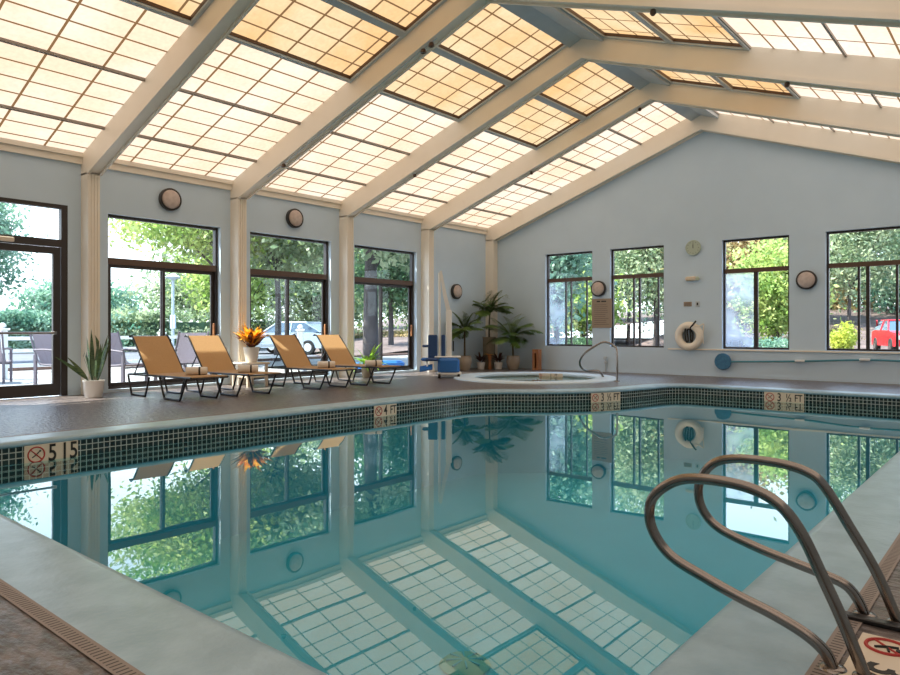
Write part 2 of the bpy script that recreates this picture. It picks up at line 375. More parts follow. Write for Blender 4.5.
S(sweep(OL, NL, [(0.42, 0.004), (0.36, 0.004)], arc, lambda a, d, z: (a, d - 0.36)).build('deck_drain_grate', 'grate'))
S(sweep(OL, NL, [(0.022, -0.34), (0.022, -1.35)]).build('pool_wall', 'plaster'))
def flat(P_, z, hole=None):
    import bmesh
    bm = bmesh.new(); es = []
    for loop in ([P_] + (hole or [])):
        vs = [bm.verts.new((p[0], p[1], z)) for p in loop]
        for i in range(len(vs)): es.append(bm.edges.new((vs[i], vs[(i + 1) % len(vs)])))
    bmesh.ops.triangle_fill(bm, use_beauty=True, use_dissolve=False, edges=es)
    bmesh.ops.recalc_face_normals(bm, faces=bm.faces)
    for f in bm.faces:
        if f.normal.z < 0: f.normal_flip()
    return bm
def flatobj(name, m, P_, z, hole=None):
    bm = flat(P_, z, hole); me = bpy.data.meshes.new(name); bm.to_mesh(me); bm.free(); me.materials.append(MT[m])
    o = bpy.data.objects.new(name, me); COL.objects.link(o); return o
S(flatobj('pool_floor', 'plaster', offs(OL, NL, 0.03), -1.34))
S(flatobj('pool_water', 'water', offs(OL, NL, 0.019), WZ))
# spa
SC = (-7.97, 12.2)
circ = lambda r_, n=64: np.array([(SC[0] + r_ * math.cos(-2 * PI * i / n), SC[1] + r_ * math.sin(-2 * PI * i / n)) for i in range(n)])
C1 = circ(1.25); CN = normals(C1); ca = np.concatenate([[0], np.cumsum(np.linalg.norm(np.diff(C1, axis=0), axis=1))])
S(sweep(C1, CN, [(0.45, -0.02), (0.44, 0.02), (0.40, 0.035), (0.04, 0.035), (0.0, 0.015), (0.0, -0.02), (0.02, -0.03)]).build('spa_coping', 'spa_coping'))
S(sweep(C1, CN, [(0.015, -0.025), (0.015, -0.35)], ca, lambda a, d, z: (a, z + .26)).build('spa_tile_band', 'tile'))
S(sweep(C1, CN, [(0.016, -0.33), (0.016, -0.9)]).build('spa_wall', 'plaster'))
S(flatobj('spa_floor', 'plaster', circ(1.28), -0.88))
S(flatobj('spa_water', 'spa_water', circ(1.262), -0.045))
# ------------------------------------------------------------------ floor
X0, X1, Y0, Y1 = -11.3, 1.5, -3.3, 15.1
rect = [(X0, Y0), (X0, Y1), (X1, Y1), (X1, Y0)]
S(flatobj('floor', 'deck', rect, 0.0, [offs(OL, NL, 0.30), circ(1.6)]))
# ------------------------------------------------------------------ walls
def wall_boxes(mb, a0, a1, z0, z1, ops, put):
    e = sorted(ops); cur_ = a0
    for (p0, p1, q0, q1) in e:
        if p0 > cur_: put(cur_, p0, z0, z1)
        if q0 > z0: put(p0, p1, z0, q0)
        if q1 < z1: put(p0, p1, q1, z1)
        cur_ = p1
    if cur_ < a1: put(cur_, a1, z0, z1)
LW = [(2.38, 4.36, 0.0, 2.9), (4.96, 6.96, 0.05, 2.86), (7.58, 9.54, 0.05, 2.86), (10.2, 12.18, 0.05, 2.86)]
mb = MB(); wall_boxes(mb, Y0 - .25, Y1 + .25, -0.1, 3.60, LW, lambda a, b, c, d: mb.box(X0 - .22, X0, a, b, c, d)); S(mb.build('wall_left', 'wall'))
BW = [(-9.54, -8.21, 0.60, 2.92), (-7.74, -6.41, 0.60, 2.92), (-5.12, -3.79, 0.60, 2.92), (-3.13, -1.0, 0.60, 2.92)]
mb = MB(); wall_boxes(mb, X0, X1, -0.1, 3.3, BW, lambda a, b, c, d: mb.box(a, b, Y1, Y1 + .22, c, d))
AX = -5.5
def zroof(x): return 3.70 + 0.348 * (min(x, AX) + 11.3) - 0.35 * max(0, x - AX)
mb.prism([(X0, 3.3), (X1, 3.3), (X1, zroof(X1) + .1), (AX, zroof(AX) + .1), (X0, zroof(X0) + .1)], Y1, Y1 + .22)
S(mb.build('wall_back', 'wall'))
S(MB().box(X1, X1 + .2, Y0 - .2, Y1 + .22, -0.1, 3.6).build('wall_right', 'wall'))
mb = MB(); mb.prism([(X0, -0.1), (X1, -0.1), (X1, zroof(X1) + .1), (AX, zroof(AX) + .1), (X0, zroof(X0) + .1)], Y0 - .2, Y0); S(mb.build('wall_front', 'wall'))
# roof shell over the luminous panels
mb = MB(); mb.prism([(X0 - .4, zroof(X0) + .35), (AX, zroof(AX) + .5), (X1 + .4, zroof(X1) + .35), (X1 + .4, zroof(X1) + .2), (AX, zroof(AX) + .28), (X0 - .4, zroof(X0) + .2)], Y0 - .4, Y1 + .4)
S(mb.build('roof', 'roofing'))
# ------------------------------------------------------------------ rafters and columns
RY = [-3.25, -0.65, 1.95, 4.55, 7.16, 9.77, 12.34, 14.9]
RW = 0.18; DV = 0.38
ti = 1
for yy in RY:
    w_ = RW if yy < 14 else 0.2
    mb = MB()
    zb = lambda x: zroof(x) - DV
    xi = -11.04
    body = [(xi, zb(xi)), (AX, zb(AX)), (X1, zb(X1)), (X1, zroof(X1) + .06), (AX, zroof(AX) + .06), (X0, zroof(X0) + .06), (X0, zb(xi) - .02), (xi, zb(xi) - .02)]
    mb.prism(body, yy, yy + w_)
    # flange lips under the rafter and along its sides
    for s0, s1 in ((yy - .018, yy + .02), (yy + w_ - .02, yy + w_ + .018)):
        for xa, xb in ((xi, AX), (AX, X1)):
            mb.prism([(xa, zb(xa) - .03), (xb, zb(xb) - .03), (xb, zb(xb) + .035), (xa, zb(xa) + .035)], s0, s1)
    S(mb.build('rafter_beam', 'cream')); ti += 1
    if yy > -3.3:
        mb = MB(); mb.box(X0, xi - .012, yy, yy + w_, 0, zb(xi))
        for k in range(4):
            a = yy + w_ * (k / 4) + .004; mb.box(xi - .02, xi, a, a + w_ / 4 - .012, 0, zb(xi))
        mb.box(X0, xi + .008, yy - .008, yy + w_ + .008, 0, .09)
        S(mb.build('column', 'cream'))
# ridge beam, purlins, coffer frames, panels
def yb_of(i): return RY[i] + RW, RY[i + 1]
zline = zroof
S(MB().prism([(-5.72, zline(-5.72) - .11), (AX, zline(AX) - .10), (-5.12, zline(-5.12) - .11), (-5.12, zline(-5.12) + .1), (AX, zline(AX) + .12), (-5.72, zline(-5.72) + .1)], Y0, Y1).build('ridge_beam', 'grey_paint'))
PL = [-11.3, -10.48, -9.25, -8.03, -6.86, -5.70]
PR = [-5.12, -4.03, -2.94, -1.80, -0.65, 0.45, 1.5]
for i in range(len(RY) - 1):
    a, b = yb_of(i); yc = (a + b) / 2
    last = i == len(RY) - 2
    for side, PP in (('l', PL), ('r', PR)):
        for k in range(len(PP) - 1):
            xa, xb = PP[k], PP[k + 1]
            coffer = (side == 'l' and k >= 3 and not last) or (side == 'r' and k < 2 and not last)
            dz = 0.012 if coffer else 0.0
            ins = 0.05 if coffer else 0.0
            vs = []; uvs = []
            for (x, y) in ((xa + ins, a + ins), (xb - ins, a + ins), (xb - ins, b - ins), (xa + ins, b - ins)):
                vs.append((x, y, zline(x) + dz)); ref = xb if (side == 'l' and k == 0) else xa
                uvs.append((y - yc, (x - ref)))
            mname = 'panel_amber' if coffer else ('panel_low' if side == 'l' else 'panel_right')
            if last and side == 'l' and k >= 3: mname = 'panel_low'
            S(MB().add(vs, [(0, 1, 2, 3)], False, uvs).build('ceiling', mname))
            if coffer:
                mb = MB()
                def ringp(xx0, xx1, yy0, yy1, lo, hi):
                    z_ = lambda x, d: zline(x) + d
                    mb.add([(xx0, yy0, z_(xx0, lo)), (xx1, yy0, z_(xx1, lo)), (xx1, yy1, z_(xx1, lo)), (xx0, yy1, z_(xx0, lo)),
                            (xx0, yy0, z_(xx0, hi)), (xx1, yy0, z_(xx1, hi)), (xx1, yy1, z_(xx1, hi)), (xx0, yy1, z_(xx0, hi))],
                           [(0, 1, 2, 3), (4, 7, 6, 5), (0, 4, 5, 1), (1, 5, 6, 2), (2, 6, 7, 3), (3, 7, 4, 0)])
                fw = 0.05
                ringp(xa, xa + fw, a, b, -.06, .01); ringp(xb - fw, xb, a, b, -.06, .01)
                ringp(xa + fw, xb - fw, a, a + fw, -.06, .01); ringp(xa + fw, xb - fw, b - fw, b, -.06, .01)
                fr_ = S(mb.build('trim', 'grey_paint'))
                mb = MB(); e = 0.051; g_ = 0.006
                ringp(xa + e, xa + e + g_, a + e, b - e, -.035, .02); ringp(xb - e - g_, xb - e, a + e, b - e, -.045, .06)
                ringp(xa + e, xb - e, a + e, a + e + g_, -.035, .02); ringp(xa + e, xb - e, b - e - g_, b - e, -.035, .02)
                mb.build('recess_shade', 'brown_frame', fr_)  # dark brown edge strips: the coffer's recess shadow put into their colour
            elif k > 0 or side == 'r':
                w2 = 0.03; xq = xa
                mb = MB(); mb.add([(xq - w2 / 2, a, zline(xq - w2 / 2) - .035), (xq + w2 / 2, a, zline(xq + w2 / 2) - .035), (xq + w2 / 2, b, zline(xq + w2 / 2) - .035), (xq - w2 / 2, b, zline(xq - w2 / 2) - .035),
                                   (xq - w2 / 2, a, zline(xq - w2 / 2) + .01), (xq + w2 / 2, a, zline(xq + w2 / 2) + .01), (xq + w2 / 2, b, zline(xq + w2 / 2) + .01), (xq - w2 / 2, b, zline(xq - w2 / 2) + .01)],
                                  [(0, 1, 2, 3), (4, 7, 6, 5), (0, 4, 5, 1), (1, 5, 6, 2), (2, 6, 7, 3), (3, 7, 4, 0)])
                S(mb.build('ceiling_purlin', 'purlin'))
    S(MB().box(X0, X0 + .05, a, b, 3.56, 3.70).box(X0, X0 + .09, a, b, 3.66, 3.73).build('trim', 'cream'))
# ------------------------------------------------------------------ windows and door
def frame_rect(mb, u0, u1, z0, z1, w_, put):
    put(mb, u0, u0 + w_, z0, z1); put(mb, u1 - w_, u1, z0, z1); put(mb, u0 + w_, u1 - w_, z0, z0 + w_); put(mb, u0 + w_, u1 - w_, z1 - w_, z1)
wi = 1
XF = -11.44
for (a, b, z0, z1), cm, cw in zip(LW[1:], (5.94, 8.53, 11.13), (.05, .045, .05)):
    r_ = sroot('window_%d' % wi); wi += 1
    put = lambda mb, u0, u1, q0, q1, x=XF, d=.045: mb.box(x - d, x + d, u0, u1, q0, q1)
    mb = MB(); frame_rect(mb, a, b, z0, z1, .045, put); mb.build('window_frame', 'dark_frame', r_)
    MB().box(XF - .05, XF + .055, a + .045, b - .045, 2.06, 2.165).build('transom_bar', 'brown_frame', r_)
    mb = MB(); frame_rect(mb, a + .045, cm + .03, z0 + .045, 2.06, .05, lambda m_, u0, u1, q0, q1: put(m_, u0, u1, q0, q1, XF + .012, .018)); mb.build('sliding_sash', 'dark_frame', r_)
    mb = MB(); frame_rect(mb, cm - .03, b - .045, z0 + .045, 2.06, .06, lambda m_, u0, u1, q0, q1: put(m_, u0, u1, q0, q1, XF - .025, .018)); mb.build('sliding_sash', 'dark_frame', r_)
    MB().box(XF - .002, XF + .002, a + .045, b - .045, 2.165, z1 - .045).build('glass_pane', 'glass', r_)
    MB().box(XF + .01, XF + .014, a + .09, cm - .02, z0 + .09, 2.01).build('glass_pane', 'glass', r_)
    MB().box(XF - .027, XF - .023, cm + .03, b - .1, z0 + .09, 2.01).build('glass_pane', 'glass', r_)
    MB().bbox(XF + .02, XF + .06, b - .09, b - .06, .85, 1.12, .005).build('pull_handle', 'cedar', r_)
# entrance door
r_ = sroot('door_1'); XD = -11.36
put = lambda mb, u0, u1, q0, q1, x=XD, d=.05: mb.box(x - d, x + d, u0, u1, q0, q1)
mb = MB(); put(mb, 2.38, 2.45, 0, 2.9); put(mb, 4.27, 4.36, 0, 2.9); put(mb, 2.45, 4.27, 2.84, 2.9); put(mb, 2.45, 4.27, 2.26, 2.37); mb.build('door_frame', 'dark_frame', r_)
leaf = MB(); frame_rect(leaf, 2.46, 4.26, 0.01, 2.25, .10, lambda m_, u0, u1, q0, q1: put(m_, u0, u1, q0, q1, XD + .005, .03)); put(leaf, 2.56, 4.16, .11, .19, XD + .005, .03)
lf = leaf.build('door_leaf', 'dark_frame', r_)
MB().box(XD - .003, XD + .003, 2.55, 4.17, .18, 2.16).build('glass_pane', 'glass', r_)
MB().box(XD - .003, XD + .003, 2.45, 4.27, 2.37, 2.84).build('glass_pane', 'glass', r_)
MB().tube([(XD + .08, 2.6, .955), (XD + .08, 4.18, .955)], .018, 10).box(XD + .03, XD + .1, 4.15, 4.19, .93, .98).box(XD + .03, XD + .1, 2.58, 2.62, .93, .98).build('push_bar', 'steel', lf)
MB().bbox(XD + .05, XD + .11, 3.2, 3.62, 2.27, 2.34, .01).build('door_closer', 'marker', r_)
# back windows
YBF = Y1 + .12
BM = [[(-9.02, .035), (-8.87, .03), (-8.43, .03)], [(-7.20, .04), (-7.06, .045), (-6.6, .035)], [(-4.50, .085)], [(-2.6, .04), (-2.46, .06), (-1.98, .04)]]
hz = [0, 0, 1, 0]
for k, (a, b, z0, z1) in enumerate(BW):
    r_ = sroot('window_%d' % wi); wi += 1
    put = lambda mb, u0, u1, q0, q1, y=YBF, d=.035: mb.box(u0, u1, y - d, y + d, q0, q1)
    mb = MB(); frame_rect(mb, a, b, z0, z1, .04, put); mb.build('window_frame', 'dark_frame', r_)
    put(mb := MB(), a + .04, b - .04, 2.21, 2.30, YBF, .042); mb.build('transom_bar', 'brown_frame', r_)
    for (xm, ww) in BM[k]:
        put(mb := MB(), xm, xm + ww, z0 + .04, 2.21, YBF, .025); mb.build('sash_stile', 'dark_frame', r_)
    xm = BM[k][0][0]
    MB().box(a + .04, b - .04, YBF - .002, YBF + .002, 2.30, z1 - .04).build('glass_pane', 'glass', r_)
    MB().box(a + .04, xm, YBF + .01, YBF + .014, z0 + .04, 2.21).build('glass_pane', 'hazy_glass' if k in (0, 2) else 'glass', r_)
    MB().box(xm, b - .04, YBF - .012, YBF - .008, z0 + .04, 2.21).build('glass_pane', 'glass', r_)
# wall rail and skirting
S(MB().box(-6.3, X1, Y1 - .035, Y1 + .01, .562, .592).build('trim_1', 'cream'))
for k, (a, b) in enumerate([(Y0, 2.36), (4.40, 4.54), (4.76, 4.96)]):
    S(MB().box(X0, X0 + .012, a, b, 0, .11).build('baseboard_left', 'wall'))
S(MB().box(X0, X1, Y1 - .012, Y1, 0, .06).build('baseboard_back', 'wall'))

# ------------------------------------------------------------------ outside
S(MB().box(-19.6, X0 - .22, -14, 26, -.2, -.03).build('patio', 'patio'))
S(MB().box(-19.9, -19.6, -14, 26, -.2, 0.05).build('patio_curb', 'brick'))
S(MB().box(-60, -19.9, -40, 90, -.25, -.1).build('parking_lot', 'asphalt'))
S(MB().add([(-19.6, 15.32, -.05), (60, 15.32, -.05), (60, 55, -.05), (-19.6, 40, -.05), (-19.9, 62, 2.6), (60, 75, 3.2), (60, 140, 5), (-60, 140, 5), (-60, 75, 2.6)], [(0, 1, 2, 3), (3, 2, 5, 4), (4, 5, 6, 7, 8)]).build('mulch_bank', 'mulch'))
S(MB().add([(-19.9, 17, -.08), (-42, 30, -.08), (-70, 75, 3.2), (-19.9, 62, 2.6)], [(0, 1, 2, 3)]).build('mulch_bank', 'mulch'))
f_ = 695.0; A_ = math.radians(40.1); Fv = np.array([-math.sin(A_), math.cos(A_)]); Rv = np.array([math.cos(A_), math.sin(A_)])
def at(px, d):
    q = Fv * d + Rv * (px - 450) / f_ * d; return float(q[0]), float(q[1])
def crown_mesh(seed, n, clumps, leaf, flat_=0.35, shape='ball'):
    rg = np.random.default_rng(seed)
    if shape == 'ball':
        cc = rg.normal(size=(clumps, 3)); cc /= np.linalg.norm(cc, axis=1)[:, None]; cc *= (rg.random((clumps, 1)) ** 0.4) * 0.82
    elif shape == 'cone':
        h = rg.random(clumps) ** 1.4; an = rg.random(clumps) * 2 * PI; rr = (1 - h) * (0.55 + 0.35 * rg.random(clumps)); cc = np.stack([rr * np.cos(an), rr * np.sin(an), h * 2 - 1], 1)
    else:
        cc = rg.uniform(-1, 1, (clumps, 3)); cc[:, 0] *= .97
    ci = rg.integers(0, clumps, n); rad = (0.16 + 0.16 * rg.random(clumps))[ci][:, None]
    p = cc[ci] + rg.normal(size=(n, 3)) * rad * np.array([1, 1, flat_ + .2])
    return p
def crown(name, seed, n, clumps, leaf, R3, m, parent, z, shape='ball'):
    n = int(n * (.8 if shape == 'ball' else 1)); p = crown_mesh(seed, n, clumps, leaf, shape=shape) * np.array(R3); rg = np.random.default_rng(seed + 7)
    a = rg.normal(size=(n, 3)); a /= np.linalg.norm(a, axis=1)[:, None]; b = np.cross(a, rg.normal(size=(n, 3))); b /= np.linalg.norm(b, axis=1)[:, None]
    sz = leaf * (0.6 + 0.8 * rg.random((n, 1)))
    V = np.stack([p + a * sz, p + b * sz * .5, p - a * sz, p - b * sz * .5], 1).reshape(-1, 3) + np.array([0, 0, z])
    if shape != 'ball': V[:, 2] = np.maximum(V[:, 2], 0.0)
    W3 = V[:, :2] + np.array([parent.location.x, parent.location.y]) if parent.rotation_euler.z == 0 else V[:, :2] * 0 - 99
    keep = ((W3[:, 0] < -12.2) | (W3[:, 1] > 15.9)).reshape(-1, 4).all(1); V = V.reshape(-1, 4, 3)[keep].reshape(-1, 3); n = len(V) // 4
    me = bpy.data.meshes.new(name); me.vertices.add(len(V)); me.vertices.foreach_set('co', V.ravel())
    me.loops.add(n * 4); me.loops.foreach_set('vertex_index', np.arange(n * 4)); me.polygons.add(n)
    me.polygons.foreach_set('loop_start', np.arange(0, n * 4, 4)); me.update(calc_edges=True); me.materials.append(MT[m])
    o = bpy.data.objects.new(name, me); COL.objects.link(o); o.parent = parent; return o
def trunk(parent, h, r_, seed, spread, zc):
    rg = random.Random(seed); mb = MB()
    pts = [(0, 0, -.05), (rg.uniform(-.05, .05), rg.uniform(-.05, .05), h * .5), (rg.uniform(-.1, .1), rg.uniform(-.1, .1), h)]
    mb.tube(smooth(pts, 5), [r_ * (1.25 - .55 * i / 10) for i in range(11)], 10)
    for k in range(7):
        a = rg.uniform(0, 2 * PI); z = h * rg.uniform(.7, 1)
        mb.tube(smooth([(0, 0, z), (math.cos(a) * spread * .3, math.sin(a) * spread * .3, z + (zc - z) * .4 + .2), (math.cos(a) * spread * .7, math.sin(a) * spread * .7, zc + rg.uniform(-.3, .8))], 4), [r_ * .4 * (1 - .09 * i) for i in range(9)], 6)
    mb.build('trunk', 'bark', parent)
def tree(px, d, label, rx, rz, zc, m, seed, n=7000, leaf=.13, clumps=90, shape='ball', tr=.12, z0=-.1, cat='tree', ry=None):
    x, y = at(px, d); r_ = thing('tree', label, cat, (x, y, z0), group='trees beyond the windows')
    crown('foliage', seed, n, clumps, leaf, (rx, ry or rx, rz), m, r_, zc - z0, shape)
    trunk(r_, max(.8, zc - z0 - rz * .55), tr, seed, rx, zc - z0); return r_
tree(-22, 24, 'large grey-green tree at the left edge beyond the entrance door', 1.75, 2.5, 4.4, 'leaf_c', 1, 12000, .085)
tree(52, 46, 'small blue-green tree behind the hedge, seen through the entrance door', 2.2, 2.0, 2.6, 'leaf_c', 2, 5000, .14)
tree(223, 22, 'yellow-green tree overhanging the first sliding window', 3.7, 2.0, 4.9, 'leaf_a', 3, 36000, .085, 170)
tree(110, 52, 'distant small tree at the left of the first sliding window', 2.6, 2.2, 2.4, 'leaf_c', 4, 5000, .15)
tree(200, 44, 'pale distant tree behind the lamp post in the first sliding window', 3.6, 2.8, 3.6, 'leaf_b', 5, 8000, .15)
tree(277, 23, 'dense green tree with a dark trunk filling the second sliding window', 3.0, 2.4, 4.9, 'leaf_b', 6, 28000, .095, 130, tr=.10)
tree(320, 42, 'mid-green tree far behind the parked car', 3.2, 3.6, 3.8, 'leaf_b', 7, 9000, .15)
tree(240, 40, 'round tree far behind the dark trunk, left of the parked car', 3.2, 3.4, 4.0, 'leaf_a', 8, 9000, .15)
tree(371, 18.5, 'shade tree with a thick dark trunk in the third sliding window', 2.7, 2.0, 4.6, 'leaf_b', 9, 14000, .11, tr=.19)
tree(391, 33, 'thin-trunked dark tree behind the thick trunk', 2.3, 2.5, 4.3, 'leaf_d', 10, 8000, .13)
tree(412, 46, 'dark green tree in the right of the third sliding window', 3.4, 3.4, 3.9, 'leaf_b', 11, 8000, .15)
tree(350, 55, 'far pale green tree behind the thick trunk', 4.2, 3.6, 4.2, 'leaf_a', 12, 7000, .2)
# behind the back wall
tree(556, 30, 'blue-green conifer at the left of the leftmost back window', 2.0, 3.6, 4.4, 'leaf_c', 20, 12000, .13, shape='ball')
tree(584, 38, 'bright green tree in the leftmost back window', 2.2, 2.0, 2.5, 'leaf_a', 21, 9000, .14, ry=2)
tree(600, 52, 'dark green tree high behind the bright green one', 3.6, 4.6, 7.6, 'leaf_d', 22, 8000, .2)
tree(628, 48, 'pale sage tree at the left of the second back window', 3.2, 5.6, 7.0, 'leaf_c', 23, 9000, .16)
tree(655, 42, 'loose sage-green tree at the right of the second back window', 3.0, 5.2, 6.6, 'leaf_b', 24, 13000, .14)
tree(742, 36, 'rust-tinged tree behind the hazy pane', 2.6, 3.2, 4.0, 'leaf_e', 25, 9000, .14)
tree(776, 31, 'leafy green tree in the right half of the third back window', 1.9, 2.4, 2.8, 'leaf_a', 26, 10000, .12)
tree(785, 50, 'dark green tree high behind the leafy one', 3.2, 3.0, 6.6, 'leaf_b', 27, 8000, .18)
tree(850, 46, 'broad green tree in the rightmost back window', 3.8, 5.2, 7.2, 'leaf_b', 28, 15000, .15)
tree(892, 52, 'dark green tree rising behind the red car', 4.2, 5.8, 6.6, 'leaf_c', 29, 13000, .18)
tree(840, 58, 'rusty olive tree behind the broad green tree', 4.0, 3.4, 4.2, 'leaf_e', 30, 7000, .2)
tree(950, 48, 'green tree at the far right behind the red car', 4.2, 6.0, 7.0, 'leaf_b', 31, 10000, .18)
tree(700, 56, 'wide green tree hidden mostly by the wall with the life ring', 5.5, 4.4, 4.6, 'leaf_b', 32, 8000, .2)
tree(530, 50, 'tall tree left of the blue-green conifer', 5.0, 4.4, 5.0, 'leaf_b', 33, 7000, .2)
def shrub(px, d, label, R3, m, seed, n=2500, leaf=.06, z0=-.1):
    x, y = at(px, d); r_ = thing('shrub', label, 'shrub', (x, y, z0), group='shrubs outside')
    crown('foliage', seed, n, 50, leaf, R3, m, r_, R3[2]); 
    MB().tube([(0, 0, 0), (0, 0, R3[2] * .8)], .03, 6).build('stem', 'bark', r_); return r_
shrub(843, 28, 'small bright yellow-green shrub left of the red car', (.45, .45, .75), 'leaf_y', 40, 2500)
shrub(780, 26, 'low dark shrub at the foot of the leafy tree in the third back window', (.9, .9, .45), 'leaf_c', 41)
shrub(838, 36, 'rusty shrub behind the yellow-green one', (1.0, 1.0, .8), 'leaf_e', 42)
shrub(582, 34, 'dark low shrub beneath the bright green tree', (1.0, 1.0, .4), 'leaf_d', 43)
def hedge(x0_, y0_, x1_, y1_, h, m, label, seed, n):
    c = ((x0_ + x1_) / 2, (y0_ + y1_) / 2); ln = math.hypot(x1_ - x0_, y1_ - y0_)
    r_ = thing('hedge', label, 'hedge', (c[0], c[1], -.1), math.atan2(y1_ - y0_, x1_ - x0_))
    crown('foliage', seed, n, int(ln * 12), .1, (ln / 2, .8, h / 2), m, r_, h / 2, 'box')
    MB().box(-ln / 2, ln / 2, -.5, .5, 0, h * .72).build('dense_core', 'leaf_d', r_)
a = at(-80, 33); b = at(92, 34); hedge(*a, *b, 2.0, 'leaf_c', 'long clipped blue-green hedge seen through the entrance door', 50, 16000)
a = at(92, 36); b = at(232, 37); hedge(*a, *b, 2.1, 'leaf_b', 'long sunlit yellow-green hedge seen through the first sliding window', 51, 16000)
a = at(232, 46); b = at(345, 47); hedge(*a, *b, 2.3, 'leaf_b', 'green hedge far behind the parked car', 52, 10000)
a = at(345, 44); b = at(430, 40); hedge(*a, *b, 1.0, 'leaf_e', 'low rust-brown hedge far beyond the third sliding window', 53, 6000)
# white fence with square posts
def fence(name, label, p0, p1, n, h):
    ang = math.atan2(p1[1] - p0[1], p1[0] - p0[0]); ln = math.hypot(p1[0] - p0[0], p1[1] - p0[1])
    r_ = thing(name, label, 'fence', (p0[0], p0[1], -.03), ang)
    for i in range(n):
        x = ln * i / (n - 1)
        po = MB().bbox(x - .07, x + .07, -.07, .07, 0, h, .012).bbox(x - .1, x + .1, -.1, .1, h, h + .05, .012).build('post', 'white', r_)
        MB().lathe([(.03, h + .05), (.07, h + .09), (.055, h + .14), (.01, h + .16)], 10, (x, 0, 0)).build('finial', 'white', po)
    for z in (h - .14, h * .52, .12):
        MB().box(.07, ln - .07, -.025, .025, z, z + .09).build('rail', 'white', r_)
fence('picket_fence', 'white rail fence with square capped posts along the patio edge', (-18.9, -2.0), (-18.9, 14.5), 8, .92)
fence('picket_fence', 'short white rail fence ending in a capped post near the third lounger', (-13.3, 10.3), (-18.6, 14.4), 4, 1.0)
# lamp post
x, y = at(173, 30); r_ = thing('lamp_post', 'slim blue-grey lamp post in front of the hedge', 'lamp post', (x, y, -.1))
MB().tube([(0, 0, 0), (0, 0, 3.3)], .06, 8).build('pole', 'grey_paint', r_); MB().lathe([(.05, 3.25), (.28, 3.35), (.3, 3.4), (.1, 3.52), (.02, 3.55)], 14).build('lamp_head', 'grey_paint', r_)
MB().bbox(-.22, .22, -.03, .03, 1.15, 1.75, .02).build('sign_plate', 'car_blue', r_)
# cars
def car(label, loc, rz, paint):
    r_ = thing('car', label, 'car', loc, rz)
    prof = [(-2.15, .35), (-2.2, .62), (-2.1, .82), (-1.95, .90), (-1.05, .96), (-.98, .35)]
    body = [(-2.2, .3), (-2.25, .6), (-2.12, .86), (-1.3, .93), (-.75, .98), (1.55, 1.0), (2.15, .92), (2.22, .6), (2.2, .3)]
    mb = MB(); mb.prism(body, -.86, .86); mb.build('body', paint, r_)
    cab = [(-.95, .96), (-.25, 1.42), (1.2, 1.45), (1.9, 1.0)]
    mb = MB(); n = len(cab); vs = [(x, -.84 if z < 1.1 else -.68, z) for x, z in cab] + [(x, .84 if z < 1.1 else .68, z) for x, z in cab]
    mb.add(vs, [(0, 1, 2, 3), (7, 6, 5, 4), (0, 4, 5, 1), (1, 5, 6, 2), (2, 6, 7, 3), (3, 7, 4, 0)]); cb2 = mb.build('cabin', 'car_glass', r_)
    MB().bbox(-.3, 1.25, -.69, .69, 1.41, 1.47, .02).build('roof', paint, r_)
    for sx_ in (-1, 1):
        for (xa, za, xb, zb_) in ((-.95, .96, -.25, 1.43), (.5, .98, .5, 1.44), (1.2, 1.44, 1.9, 1.0)):
            MB().tube([(xa, sx_ * .845, za), (xb, sx_ * .69, zb_)], .035, 6).build('pillar', paint, r_)
    for xx in (-1.4, 1.4):
        for sy in (-1, 1):
            w2 = MB().lathe([(.1, -.1), (.3, -.1), (.33, -.06), (.33, .06), (.3, .1), (.1, .1)], 20, (xx, sy * .8, .33), 'y').build('wheel', 'tyre', r_)
            MB().lathe([(.05, -.105), (.19, -.105), (.19, .105), (.05, .105)], 14, (xx, sy * .8, .33), 'y').build('hubcap', 'chrome', w2)
    for sy in (-.6, .6):
        MB().bbox(-2.27, -2.2, sy - .17, sy + .17, .6, .75, .01).build('headlight', 'white', r_)
        MB().bbox(2.17, 2.24, sy - .17, sy + .17, .62, .78, .01).build('tail_light', 'red', r_)
    MB().box(-2.28, -2.24, -.25, .25, .42, .54).build('number_plate', 'white', r_)
    return r_
x, y = at(905, 31); car('red car parked beyond the rightmost back window', (x, y, 0.0), A_ + PI / 2 - .35, 'car_red')
x, y = at(290, 32); car('silver-blue car parked beyond the second sliding window', (x, y, -.1), A_ - .3, 'car_blue')
# patio chairs
def patio_chair(label, loc, rz):
    r_ = thing('patio_chair', label, 'chair', loc, rz, 'sling chairs on the patio')
    seat = [(-.02, .42), (.25, .40), (.46, .43)]; back = [(-.02, .42), (-.12, .62), (-.22, .98)]
    MB().add([(x, y, z) for x, z in seat for y in (-.26, .26)], [(0, 1, 3, 2), (2, 3, 5, 4)], True).build('seat', 'grey_sling', r_)
    MB().add([(x, y, z) for x, z in back for y in (-.26, .26)], [(0, 1, 3, 2), (2, 3, 5, 4)], True).build('backrest', 'grey_sling', r_)
    for sy in (-.29, .29):
        MB().tube(smooth([(-.24, sy, 1.0), (-.12, sy, .62), (-.02, sy, .42), (.25, sy, .40), (.46, sy, .43)], 5), .018, 6).build('side_frame', 'grey_sling', r_)
        MB().tube(smooth([(-.15, sy, .66), (.1, sy * 1.04, .67), (.42, sy * 1.04, .64)], 4), .022, 6).build('armrest', 'grey_sling', r_)
        MB().box(.38, .43, sy - .02, sy + .02, 0, .64).build('leg', 'grey_sling', r_)
        MB().box(-.14, -.09, sy - .02, sy + .02, 0, .58).build('leg', 'grey_sling', r_)
    MB().tube([(-.02, -.29, .40), (-.02, .29, .40)], .015, 6).tube([(.40, -.29, .36), (.40, .29, .36)], .015, 6).build('stretcher', 'grey_sling', r_)
    return r_
pc = patio_chair('mauve sling chair behind the first lounger, seen through the glass', (-12.75, 5.75, -.03), 0.4)
